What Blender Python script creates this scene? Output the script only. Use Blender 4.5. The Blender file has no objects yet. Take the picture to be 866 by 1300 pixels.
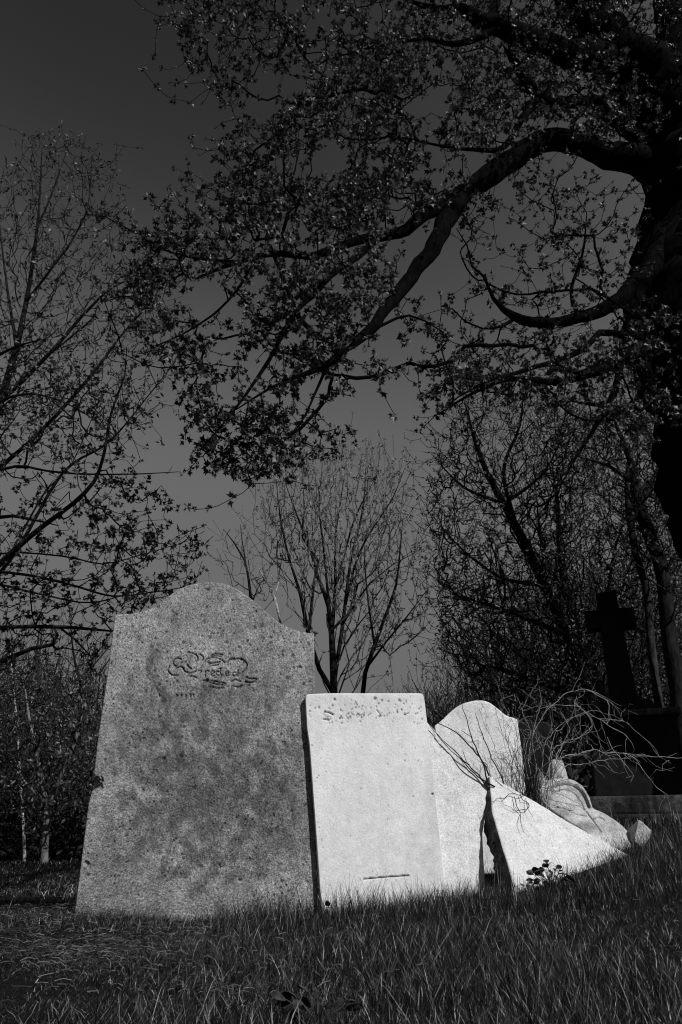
import bpy, math, random
import numpy as np
from mathutils import Vector, noise as mn

rng = np.random.default_rng(7)
random.seed(7)
sc = bpy.context.scene
COL = sc.collection

# ------------------------------------------------------------------ camera
CAM_H = 0.24
PITCH = math.radians(25.7)
F = 900.0
CP, SP = math.cos(PITCH), math.sin(PITCH)
cam_d = bpy.data.cameras.new('camera')
cam = bpy.data.objects.new('camera', cam_d)
COL.objects.link(cam)
cam.location = (0, 0, CAM_H)
cam.rotation_euler = (math.radians(90) + PITCH, 0, 0)
cam_d.sensor_fit = 'VERTICAL'
cam_d.sensor_height = 36
cam_d.lens = F / 1300 * 36
cam_d.clip_start = 0.02
cam_d.clip_end = 3000
sc.camera = cam

def ray(px, py):
    dx, dy = (px - 433) / F, (650 - py) / F
    return np.array([dx, CP - SP * dy, SP + CP * dy])

def at(px, py, Y):
    r = ray(px, py)
    return np.array([0, 0, CAM_H]) + r * (Y / r[1])

def pxm(px, py, Y):           # metres per photo pixel at that point
    return Y / ray(px, py)[1] / F

def sm(t):
    t = np.clip(t, 0, 1)
    return t * t * (3 - 2 * t)

def ground(x, y):
    x = np.asarray(x, float); y = np.asarray(y, float)
    g = 0.36 * sm((x + .3) / 2.0) * sm((y - 1) / 4.0)
    g = g + .012 * np.sin(x * 3.1 + 1.3) * np.sin(y * 2.7 + .4) + .02 * np.sin(x * .9 + 2) * np.cos(y * .8)
    g = g + .05 * sm((y - 5) / 10) * np.sin(x * .35 + y * .21)
    # low hump of old thatch left of the grey stone
    g = g + .05 * np.exp(-(((x + 1.05) / .45) ** 2 + ((y - 2.9) / .5) ** 2))
    return g

# ------------------------------------------------------------------ light
SUN = Vector((.54, -.55, .64)).normalized()
sun_d = bpy.data.lights.new('sun', 'SUN')
sun_d.energy = 3.95
sun_d.angle = math.radians(.5)
sun_d.color = (1, 1, 1)
sun = bpy.data.objects.new('sun', sun_d)
COL.objects.link(sun)
sun.rotation_euler = SUN.to_track_quat('Z', 'Y').to_euler()
sun.location = (20, -12, 20)
world = bpy.data.worlds.new('World')
sc.world = world
world.use_nodes = True
nt = world.node_tree
nt.nodes.clear()
sky = nt.nodes.new('ShaderNodeTexSky')
sky.sky_type = 'NISHITA'
sky.sun_disc = False
sky.sun_elevation = math.asin(SUN.z)
sky.sun_rotation = math.atan2(SUN.x, SUN.y)
sky.air_density = 1.0
sky.dust_density = .25
sky.ozone_density = 2.0
sep = nt.nodes.new('ShaderNodeSeparateColor')     # black-and-white film behind a red filter
bg = nt.nodes.new('ShaderNodeBackground')
bg.inputs['Strength'].default_value = 0.075
out = nt.nodes.new('ShaderNodeOutputWorld')
nt.links.new(sky.outputs[0], sep.inputs[0])
def wm(op, a, b):                                   # the film's S-curve on the sky's red light
    n = nt.nodes.new('ShaderNodeMath'); n.operation = op
    for k_, v_ in enumerate((a, b)):
        if isinstance(v_, (int, float)): n.inputs[k_].default_value = v_
        else: nt.links.new(v_, n.inputs[k_])
    return n.outputs[0]
xq = wm('MULTIPLY', wm('POWER', sep.outputs[0], 7.0), .79)
vq = wm('DIVIDE', xq, wm('ADD', 1.0, wm('DIVIDE', xq, .15)))
nt.links.new(wm('DIVIDE', vq, .075), bg.inputs['Color'])
nt.links.new(bg.outputs[0], out.inputs['Surface'])
vs = sc.view_settings
vs.view_transform = 'Standard'
vs.look = 'None'
vs.exposure = 0
vs.gamma = 1
vs.use_curve_mapping = False
sc.cycles.pixel_filter_type = 'BLACKMAN_HARRIS'
sc.cycles.filter_width = 1.1

# ------------------------------------------------------------------ materials
def newmat(name, rough=.85, spec=.25):
    m = bpy.data.materials.new(name)
    m.use_nodes = True
    t = m.node_tree
    b = t.nodes['Principled BSDF']
    b.inputs['Roughness'].default_value = rough
    b.inputs['Specular IOR Level'].default_value = spec
    return m, t, b

def N(t, kind, **kw):
    n = t.nodes.new(kind)
    for k, v in kw.items():
        if k in n.inputs: n.inputs[k].default_value = v
        else: setattr(n, k, v)
    return n

def noise_n(t, vec, scale, detail=4, rough=.6):
    n = N(t, 'ShaderNodeTexNoise', Scale=scale, Detail=detail, Roughness=rough)
    t.links.new(vec, n.inputs['Vector'])
    return n.outputs['Fac']

def ramp(t, fac, a, b, va, vb):
    n = t.nodes.new('ShaderNodeMapRange')
    n.inputs['From Min'].default_value = a; n.inputs['From Max'].default_value = b
    n.inputs['To Min'].default_value = va; n.inputs['To Max'].default_value = vb
    t.links.new(fac, n.inputs['Value'])
    return n.outputs[0]

def mth(t, op, a, b):
    n = t.nodes.new('ShaderNodeMath'); n.operation = op
    for i, v in enumerate((a, b)):
        if isinstance(v, (int, float)): n.inputs[i].default_value = v
        else: t.links.new(v, n.inputs[i])
    return n.outputs[0]

def mapping(t, vec, scale):
    n = t.nodes.new('ShaderNodeMapping'); n.inputs['Scale'].default_value = scale
    t.links.new(vec, n.inputs['Vector'])
    return n.outputs[0]

def grey_col(t, b, val):
    c = t.nodes.new('ShaderNodeCombineColor')
    for i in range(3): t.links.new(val, c.inputs[i])
    t.links.new(c.outputs[0], b.inputs['Base Color'])

def bump(t, b, h, strength, dist):
    n = t.nodes.new('ShaderNodeBump')
    n.inputs['Strength'].default_value = strength; n.inputs['Distance'].default_value = dist
    t.links.new(h, n.inputs['Height']); t.links.new(n.outputs[0], b.inputs['Normal'])

def stone_mat(name, base, speck, stain, pits, bumpd, stains_shade=True, streak=True):
    m, t, b = newmat(name, .9, .15)
    co = t.nodes.new('ShaderNodeTexCoord').outputs['Object']
    fine = ramp(t, noise_n(t, co, 135, 4, .8), .36, .64, 1 - speck, 1 + speck)
    fine2 = ramp(t, noise_n(t, co, 330, 2, .8), .36, .64, 1 - speck * .7, 1 + speck * .7)
    mid = ramp(t, noise_n(t, co, 26, 5, .7), .38, .62, 1 - stain * .6, 1 + stain * .45)
    v = mth(t, 'MULTIPLY', mth(t, 'MULTIPLY', fine, fine2), mid)
    if stains_shade:
        big = ramp(t, noise_n(t, co, 3.3, 5, .65), .38, .62, 1 - stain, 1 + stain * .6)
        v = mth(t, 'MULTIPLY', v, big)
    if streak:
        st = ramp(t, noise_n(t, mapping(t, co, (9, 9, 1.6)), 1.5, 5, .6), .42, .68, 1 + stain * .25, 1 - stain * .9)
        v = mth(t, 'MULTIPLY', v, st)
    vor = t.nodes.new('ShaderNodeTexVoronoi'); vor.inputs['Scale'].default_value = 48
    t.links.new(co, vor.inputs['Vector'])
    patch = ramp(t, noise_n(t, co, 7, 3, .6), .45, .62, 0, .3)
    pit = mth(t, 'LESS_THAN', vor.outputs['Distance'], mth(t, 'MULTIPLY', patch, pits))
    v = mth(t, 'MULTIPLY', v, mth(t, 'SUBTRACT', 1, mth(t, 'MULTIPLY', pit, .72)))
    at_ = t.nodes.new('ShaderNodeAttribute'); at_.attribute_name = 'tone'        # dirt, plus painted shade, 0 where clean
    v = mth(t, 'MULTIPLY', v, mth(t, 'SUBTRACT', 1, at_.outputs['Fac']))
    v = mth(t, 'MINIMUM', mth(t, 'MULTIPLY', v, base), .84)
    grey_col(t, b, v)
    h = mth(t, 'ADD', noise_n(t, co, 140, 4, .8), mth(t, 'MULTIPLY', noise_n(t, co, 34, 3, .6), 1.2))
    h = mth(t, 'SUBTRACT', h, mth(t, 'MULTIPLY', pit, 1.0))
    bump(t, b, h, 1, bumpd)
    return m

M_GREY = stone_mat('weathered_grey_stone', .295, .68, .24, .8, .005)
M_WHITE = stone_mat('pale_marble', .72, .12, .07, .32, .0015)
M_WHITE2 = stone_mat('pale_marble_fallen', .64, .24, .10, .35, .002)
M_WHITE3 = stone_mat('stained_marble_fallen', .47, .35, .22, .5, .004)
M_ROUGH = stone_mat('broken_stone_shaded', .13, .6, .5, 1.3, .012)  # dark base has the shadow on the fallen slab's broken side painted in
M_DARK = stone_mat('dark_granite', .012, .3, .4, .6, .002)
M_DARKSTEP = stone_mat('dark_kerb_stone', .05, .4, .7, .6, .004)

def bark_mat(name, lo, hi, sc_=(30, 30, 6), bd=.02):
    m, t, b = newmat(name, 1.0, .02)
    co = t.nodes.new('ShaderNodeTexCoord').outputs['Object']
    n = noise_n(t, mapping(t, co, sc_), 1, 5, .7)
    n2 = noise_n(t, co, 2.2, 3, .6)
    v = mth(t, 'MULTIPLY', ramp(t, n, .35, .65, lo, hi), ramp(t, n2, .35, .65, .7, 1.3))
    grey_col(t, b, v)
    bump(t, b, n, 1, bd)
    return m
M_BARK = bark_mat('dark_maple_bark', .0012, .006)
M_BARK2 = bark_mat('grey_bark', .007, .028)
M_TWIGP = bark_mat('pale_young_twig', .05, .22)
M_BARKP = bark_mat('pale_birch_bark', .10, .5, (5, 5, 26), .006)
M_BARKFAR = bark_mat('far_bark', .010, .045)
M_CANE = bark_mat('bramble_cane_bark', .16, .42, (60, 60, 20), .001)
M_CANED = bark_mat('dark_cane_bark', .012, .035, (60, 60, 20), .001)

def attr_mat(name, stops, rough=.6, spec=.3, transl=0.0):
    m, t, b = newmat(name, rough, spec)
    a = t.nodes.new('ShaderNodeAttribute'); a.attribute_name = 'tone'
    r = t.nodes.new('ShaderNodeValToRGB')
    e = r.color_ramp.elements
    e[0].position, e[0].color = stops[0][0], (stops[0][1],) * 3 + (1,)
    e[1].position, e[1].color = stops[-1][0], (stops[-1][1],) * 3 + (1,)
    for p, v in stops[1:-1]:
        k = e.new(p); k.color = (v, v, v, 1)
    t.links.new(a.outputs['Fac'], r.inputs[0])
    t.links.new(r.outputs[0], b.inputs['Base Color'])
    if transl:
        tr = t.nodes.new('ShaderNodeBsdfTranslucent'); mx = t.nodes.new('ShaderNodeMixShader')
        mx.inputs[0].default_value = transl
        t.links.new(r.outputs[0], tr.inputs['Color'])
        t.links.new(b.outputs[0], mx.inputs[1]); t.links.new(tr.outputs[0], mx.inputs[2])
        t.links.new(mx.outputs[0], t.nodes['Material Output'].inputs['Surface'])
    return m
M_LEAF = attr_mat('young_maple_leaf', [(0, .015), (.5, .04), (.8, .12), (1, .28)], .5, .4, .2)
M_BUD = attr_mat('leaf_bud', [(0, .02), (.6, .08), (1, .34)], .6, .3, .2)
M_BUDL = attr_mat('pale_blossom_bud', [(0, .10), (.6, .22), (1, .42)], .6, .3, .2)
M_GRASS = attr_mat('grass_blade', [(0, .0015), (.55, .007), (.83, .022), (.94, .11), (1, .45)], .4, .5, .12)
M_STRAW = attr_mat('dry_straw', [(0, .012), (.6, .03), (1, .15)], .7, .3)
M_WEED = attr_mat('weed_leaf', [(0, .01), (1, .035)], .5, .4)
M_HEDGE = attr_mat('undergrowth_leaf', [(0, .008), (.8, .03), (1, .10)], .7, .2)

def ground_mat():
    m, t, b = newmat('turf_soil', 1, .05)
    co = t.nodes.new('ShaderNodeTexCoord').outputs['Object']
    v = mth(t, 'MULTIPLY', ramp(t, noise_n(t, co, 60, 5, .8), .35, .65, .006, .03), ramp(t, noise_n(t, co, .7, 4, .6), .35, .65, .7, 1.5))
    grey_col(t, b, v)
    bump(t, b, noise_n(t, co, 45, 5, .8), 1, .05)
    return m
M_GROUND = ground_mat()

# ------------------------------------------------------------------ mesh helpers
def mesh_np(name, verts, tris=None, quads=None, mats=(), tri_mat=None, quad_mat=None, tone=None, smooth=True):
    me = bpy.data.meshes.new(name)
    verts = np.asarray(verts, np.float32).reshape(-1, 3)
    tris = np.zeros((0, 3), int) if tris is None else np.asarray(tris, int).reshape(-1, 3)
    quads = np.zeros((0, 4), int) if quads is None else np.asarray(quads, int).reshape(-1, 4)
    me.vertices.add(len(verts)); me.vertices.foreach_set('co', verts.ravel())
    nl = tris.size + quads.size
    me.loops.add(nl); me.loops.foreach_set('vertex_index', np.concatenate([tris.ravel(), quads.ravel()]).astype(np.int32))
    npoly = len(tris) + len(quads)
    me.polygons.add(npoly)
    st = np.concatenate([np.arange(len(tris)) * 3, tris.size + np.arange(len(quads)) * 4]).astype(np.int32)
    me.polygons.foreach_set('loop_start', st)
    mi = np.zeros(npoly, np.int32)
    if tri_mat is not None: mi[:len(tris)] = tri_mat
    if quad_mat is not None: mi[len(tris):] = quad_mat
    for m in mats: me.materials.append(m)
    me.polygons.foreach_set('material_index', mi)
    me.polygons.foreach_set('use_smooth', np.full(npoly, smooth, bool))
    if tone is not None:
        a = me.attributes.new('tone', 'FLOAT', 'POINT')
        a.data.foreach_set('value', np.asarray(tone, np.float32))
    me.update(calc_edges=True)
    me.validate()
    return me

def link(name, me, parent=None, loc=None):
    o = bpy.data.objects.new(name, me)
    COL.objects.link(o)
    if parent is not None: o.parent = parent
    if loc is not None: o.location = loc
    return o

def tag(o, label=None, cat=None, group=None, kind=None):
    if label: o['label'] = label
    if cat: o['category'] = cat
    if group: o['group'] = group
    if kind: o['kind'] = kind
    return o

def empty(name, loc=(0, 0, 0), **kw):
    o = bpy.data.objects.new(name, None)
    o.empty_display_size = .1
    COL.objects.link(o); o.location = loc
    return tag(o, **kw)

class Tubes:
    """collects chains of (points, radii) and makes one tube mesh"""
    def __init__(s): s.P, s.R, s.len = [], [], []
    def add(s, p, r):
        p = np.asarray(p, float)
        if len(p) < 2: return
        s.P.append(p); s.R.append(np.broadcast_to(np.asarray(r, float), (len(p),)).copy()); s.len.append(len(p))
    def arrays(s, n, jitter=0.0):
        if not s.P: return np.zeros((0, 3)), np.zeros((0, 4), int)
        P = np.concatenate(s.P); R = np.concatenate(s.R); L = np.array(s.len)
        ends = np.cumsum(L); starts = ends - L
        T = np.zeros_like(P)
        T[1:-1] = P[2:] - P[:-2]
        T[starts] = P[starts + 1] - P[starts]
        T[ends - 1] = P[ends - 1] - P[ends - 2]
        T /= np.linalg.norm(T, axis=1, keepdims=True) + 1e-12
        ref = np.zeros_like(P)
        for a, b in zip(starts, ends):
            d = np.abs(T[a:b]).mean(0); k = int(np.argmin(d)); ref[a:b, k] = 1
        U = np.cross(T, ref); U /= np.linalg.norm(U, axis=1, keepdims=True) + 1e-12
        V = np.cross(T, U)
        ang = np.arange(n) * 2 * math.pi / n
        rr = R[:, None] * np.ones(n)
        if jitter: rr = rr * (1 + jitter * (rng.random(rr.shape) - .5) * 2)
        verts = P[:, None, :] + rr[..., None] * (np.cos(ang)[None, :, None] * U[:, None, :] + np.sin(ang)[None, :, None] * V[:, None, :])
        idx = np.arange(len(P)); mask = np.ones(len(P), bool); mask[ends - 1] = False
        i = idx[mask][:, None] * n; k = np.arange(n)[None, :]; k2 = (k + 1) % n
        q = np.stack([i + k, i + k2, i + n + k2, i + n + k], -1).reshape(-1, 4)
        return verts.reshape(-1, 3), q

def spline(pts, step):
    """Catmull-Rom through rows of any width, resampled about every step metres"""
    p = np.asarray(pts, float)
    p = np.vstack([2 * p[0] - p[1], p, 2 * p[-1] - p[-2]])
    out = []
    for i in range(1, len(p) - 2):
        n = max(1, int(np.linalg.norm(p[i + 1][:3] - p[i][:3]) / step))
        for k in range(n):
            t = k / n
            out.append(.5 * ((2 * p[i]) + (-p[i - 1] + p[i + 1]) * t + (2 * p[i - 1] - 5 * p[i] + 4 * p[i + 1] - p[i + 2]) * t * t
                             + (-p[i - 1] + 3 * p[i] - 3 * p[i + 1] + p[i + 2]) * t ** 3))
    out.append(p[-2])
    return np.array(out)

# leaf cluster templates -------------------------------------------------
def rot_rand(n):
    q = rng.normal(size=(n, 4)); q /= np.linalg.norm(q, axis=1, keepdims=True)
    w, x, y, z = q.T
    return np.stack([1 - 2 * (y * y + z * z), 2 * (x * y - z * w), 2 * (x * z + y * w),
                     2 * (x * y + z * w), 1 - 2 * (x * x + z * z), 2 * (y * z - x * w),
                     2 * (x * z - y * w), 2 * (y * z + x * w), 1 - 2 * (x * x + y * y)], -1).reshape(n, 3, 3)

def leaf_tmpl(nl, lobes, droop=.3, size=1.0):
    V, T = [], []
    for i in range(nl):
        a = rng.random() * 6.283; el = rng.uniform(-.9, .8)
        d = np.array([math.cos(a) * math.cos(el), math.sin(a) * math.cos(el), math.sin(el)])
        side = np.cross(d, rng.normal(size=3)); side /= np.linalg.norm(side)
        up = np.cross(side, d)
        L = size * rng.uniform(.55, 1.0); b = d * L * .25
        o = len(V)
        if lobes:
            pts = [b, b + d * L * .35 + side * L * .42 + up * .12 * L, b + d * L * .42 + side * L * .14, b + d * L * .85 + up * -.1 * L,
                   b + d * L * .42 - side * L * .14, b + d * L * .35 - side * L * .42 + up * .12 * L]
            V += [p - np.array([0, 0, droop]) * L * .3 * k / 3 for k, p in zip((0, 1, 2, 3, 2, 1), pts)]
            T += [(o, o + 1, o + 2), (o, o + 2, o + 3), (o, o + 3, o + 4), (o, o + 4, o + 5)]
        else:
            V += [b, b + d * L * .5 + side * L * .2, b + d * L, b + d * L * .5 - side * L * .2]
            T += [(o, o + 1, o + 2), (o, o + 2, o + 3)]
    return np.array(V), np.array(T)
TM_MAPLE = [leaf_tmpl(k, True) for k in (5, 7, 8, 6, 9)]
TM_BUD = [leaf_tmpl(k, False) for k in (2, 3, 3)]
TM_BUSH = [leaf_tmpl(k, False) for k in (8, 10, 12)]

def scatter(tmpls, pos, size, tone_lo=0, tone_hi=1):
    pos = np.asarray(pos); n = len(pos)
    V, T, tn, off = [], [], [], 0
    if n == 0: return np.zeros((0, 3)), np.zeros((0, 3), int), np.zeros(0)
    which = rng.integers(0, len(tmpls), n)
    for k, (tv, tt) in enumerate(tmpls):
        p = pos[which == k]; m = len(p)
        if not m: continue
        R = rot_rand(m)
        s = (size * rng.uniform(.4, 1.4, m))[:, None, None]
        v = np.einsum('nij,kj->nki', R, tv) * s + p[:, None, :]
        V.append(v.reshape(-1, 3))
        T.append((tt[None] + (np.arange(m) * len(tv))[:, None, None]).reshape(-1, 3) + off)
        t = rng.uniform(tone_lo, tone_hi, m)
        tn.append(np.repeat(t, len(tv)) * rng.uniform(.75, 1, m * len(tv)))
        off += m * len(tv)
    return np.concatenate(V), np.concatenate(T), np.concatenate(tn)

def in_poly(poly, n):
    poly = np.array(poly, float)
    lo, hi = poly.min(0), poly.max(0); out = []
    while len(out) < n:
        q = rng.uniform(lo, hi)
        c = False; j = len(poly) - 1
        for i in range(len(poly)):
            if (poly[i][1] > q[1]) != (poly[j][1] > q[1]) and q[0] < (poly[j][0] - poly[i][0]) * (q[1] - poly[i][1]) / (poly[j][1] - poly[i][1]) + poly[i][0]:
                c = not c
            j = i
        if c: out.append(q)
    return out

class Skeleton:
    def __init__(s):
        s.pos, s.par, s.rad, s.plen = [], [], [], []
        s.nlimb = 0
    def limb(s, pts, step):
        """pts rows x,y,z,r in the world; the first point hangs on the nearest node"""
        p = spline(pts, step)
        if s.pos:
            A = np.array(s.pos); k = int(np.argmin(((A - p[0][:3]) ** 2).sum(1)))
        else: k = -1
        wob = np.zeros(3)
        for i, q in enumerate(p):
            wob = wob * .8 + rng.normal(size=3) * q[3] * .10
            s.pos.append(q[:3] + (wob if i else 0)); s.par.append(k); s.rad.append(max(q[3], 1e-4))
            s.plen.append(0 if k < 0 else s.plen[k] + step)
            k = len(s.pos) - 1
        s.nlimb = len(s.pos)
    def grow(s, att, step, up=.25, kcost=.12, wob=.25):
        att = np.asarray(att)
        n0 = len(s.pos); cap = n0 + int(len(att) * 14)
        A = np.zeros((cap, 3)); A[:n0] = s.pos
        PL = np.zeros(cap); PL[:n0] = s.plen; n = n0
        from mathutils.kdtree import KDTree
        kd = KDTree(n0)
        for i in range(n0): kd.insert(s.pos[i], i)
        kd.balance()
        order = np.argsort([kd.find(a)[2] for a in att])
        tips = []
        for j in order:
            a = att[j]
            d = A[:n] - a; dist = np.sqrt((d * d).sum(1)) + 1e-9
            cost = dist * (1 + up * d[:, 2] / dist) + kcost * PL[:n]
            k = int(np.argmin(cost)); L = dist[k]
            m = min(12, max(2, int(L / step)))
            base = A[k].copy(); v = a - base
            side = rng.normal(size=3); side -= side.dot(v) * v / (L * L + 1e-9)
            side *= L * wob * .24 / (np.linalg.norm(side) + 1e-9)
            sag = np.array([0, 0, L * wob * .3])
            prev = k; off = np.zeros(3)
            for i in range(1, m + 1):
                t = i / m
                if n >= cap: break
                off = off * .6 + rng.normal(size=3) * L / m * .07
                A[n] = base + v * t + (side - sag) * math.sin(t * math.pi) + (off if i < m else 0)
                PL[n] = PL[prev] + L / m
                s.pos.append(A[n].copy()); s.par.append(prev); s.rad.append(0); s.plen.append(PL[n])
                prev = n; n += 1
            tips.append(prev)
        return tips
    def radii(s, r0, expo=2.4, cap=None):
        n = len(s.pos); acc = np.zeros(n); R = np.zeros(n)
        for i in range(n - 1, -1, -1):
            pr = max(r0, acc[i] ** (1 / expo)) if acc[i] > 0 else r0
            R[i] = s.rad[i] if i < s.nlimb else pr
            if i >= s.nlimb and cap: R[i] = min(R[i], cap)
            if s.par[i] >= 0: acc[s.par[i]] += (min(R[i], cap or 9) if i >= s.nlimb else R[i]) ** expo
        s.R = R
    def chains(s, lo, hi):
        """chains over nodes lo..hi, following the thickest child"""
        n = len(s.pos); kids = {}
        for i in range(lo, hi):
            if s.par[i] >= 0: kids.setdefault(s.par[i], []).append(i)
        nxt = {}
        for p, c in kids.items():
            if lo <= p < hi:
                nxt[p] = max(c, key=lambda q: s.R[q])
        heads = [i for i in range(lo, hi) if not (s.par[i] >= lo and nxt.get(s.par[i]) == i)]
        out = []
        for h in heads:
            idx = [h]
            while idx[-1] in nxt: idx.append(nxt[idx[-1]])
            pts = [s.pos[i] for i in idx]; r = [s.R[i] for i in idx]
            if s.par[h] >= 0:
                pts = [s.pos[s.par[h]]] + pts; r = [min(r[0] * 1.15, s.R[s.par[h]])] + r
            out.append((pts, r))
        return out

def px_limb(rows, k=1.0):
    """rows (px, py, Y, radius in photo px) -> world rows"""
    out = []
    for px, py, Y, r in rows:
        p = at(px, py, Y); out.append([p[0], p[1], p[2], r * k * pxm(px, py, Y)])
    out[-1][3] = min(out[-1][3], .0035)
    return out

SOFT = 34.0          # photo px by which a crown's edge frays
def regions(regs, clump=0.0):
    out = []
    for poly, n, y0, y1 in regs:
        for q in in_poly(poly, n):
            q = q + rng.normal(size=2) * SOFT * rng.random() ** 2
            p = at(q[0], q[1], rng.uniform(y0, y1))
            if not clump or mn.noise(Vector(p * clump)) + .5 * mn.noise(Vector(p * clump * 2.7)) > -.08: out.append(p)
    return np.array(out)

def make_tree(name, base, label, limbs, att, step=.12, r0=.0022, cap=.03, up=.25, kcost=.12, wob=.25, bark=M_BARK2, twigmat=None,
              leafmat=M_BUD, tmpl=TM_BUD, leaf=.03, leaf_every=3, tips_leaf=True, tone=(0, 1), group=None, cat='tree', sides=8, jitter=.05, leaf_keep=1.0,
              crown_name='crown', limb_k=1.0):
    base = np.array(base, float)
    sk = Skeleton()
    for l in limbs: sk.limb([[a, b, c, r * limb_k] for a, b, c, r in l], step)
    tips = sk.grow(att, step, up, kcost, wob)
    sk.radii(r0, 2.4, cap)
    root = empty(name, base, label=label, cat=cat, group=group)
    tb = Tubes()
    for p, r in sk.chains(0, sk.nlimb): tb.add(p, r)
    v, q = tb.arrays(sides, jitter)
    link('trunk', mesh_np('trunk', v - base, quads=q, mats=[bark]), root)
    tw = Tubes()
    for p, r in sk.chains(sk.nlimb, len(sk.pos)): tw.add(p, r)
    v, q = tw.arrays(3)
    n1 = len(v)
    P = []
    if tips_leaf: P += [sk.pos[i] for i in tips]
    if leaf_every:
        P += [sk.pos[i] for i in range(sk.nlimb, len(sk.pos)) if i % leaf_every == 0 and sk.R[i] < r0 * 2.2]
    if leaf_keep < 1: P = [p for p in P if rng.random() < leaf_keep]
    lv, lt, tn = scatter(tmpl, P, leaf, *tone)
    V = np.concatenate([v, lv]); tone_a = np.concatenate([np.zeros(n1), tn])
    me = mesh_np('crown', V - base, tris=lt + n1, quads=q, mats=[twigmat or bark, leafmat], tri_mat=1, quad_mat=0, tone=tone_a)
    link(crown_name, me, root)
    return root

# ------------------------------------------------------------------ ground
xs = np.concatenate([-np.geomspace(400, 6, 26), np.linspace(-5.5, 5.5, 150), np.geomspace(6, 400, 26)])
ys = np.concatenate([-np.geomspace(300, 2, 12), np.linspace(-1.5, 9, 140), np.geomspace(9.3, 600, 40)])
X, Yg = np.meshgrid(xs, ys)
Z = ground(X, Yg)
nx, ny = len(xs), len(ys)
idx = np.arange(nx * ny).reshape(ny, nx)
quads = np.stack([idx[:-1, :-1], idx[:-1, 1:], idx[1:, 1:], idx[1:, :-1]], -1).reshape(-1, 4)
g = link('ground', mesh_np('ground', np.stack([X, Yg, Z], -1).reshape(-1, 3), quads=quads, mats=[M_GROUND]))
tag(g, 'dark uneven turf soil under the grass', kind='structure')

# ------------------------------------------------------------------ headstones
def lerp_poly(poly, n):
    p = np.array(poly, float); d = np.r_[0, np.cumsum(np.linalg.norm(np.diff(p, axis=0), axis=1))]
    t = np.linspace(0, d[-1], n)
    return np.stack([np.interp(t, d, p[:, 0]), np.interp(t, d, p[:, 1])], -1)

def cr(pts, k=8):
    p = [np.array(q, float) for q in pts]; p = [2 * p[0] - p[1]] + p + [2 * p[-1] - p[-2]]
    out = []
    for i in range(1, len(p) - 2):
        for j in range(k):
            t = j / k
            out.append(.5 * (2 * p[i] + (p[i + 1] - p[i - 1]) * t + (2 * p[i - 1] - 5 * p[i] + 4 * p[i + 1] - p[i + 2]) * t * t + (3 * p[i] - p[i - 1] - 3 * p[i + 1] + p[i + 2]) * t ** 3))
    out.append(p[-2]); return [tuple(q) for q in out]

def seg_dist(P, a, b):
    ab = b - a; t = np.clip(((P - a) @ ab) / (ab @ ab + 1e-9), 0, 1)
    return np.linalg.norm(P - (a + t[:, None] * ab), axis=1)

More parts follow.
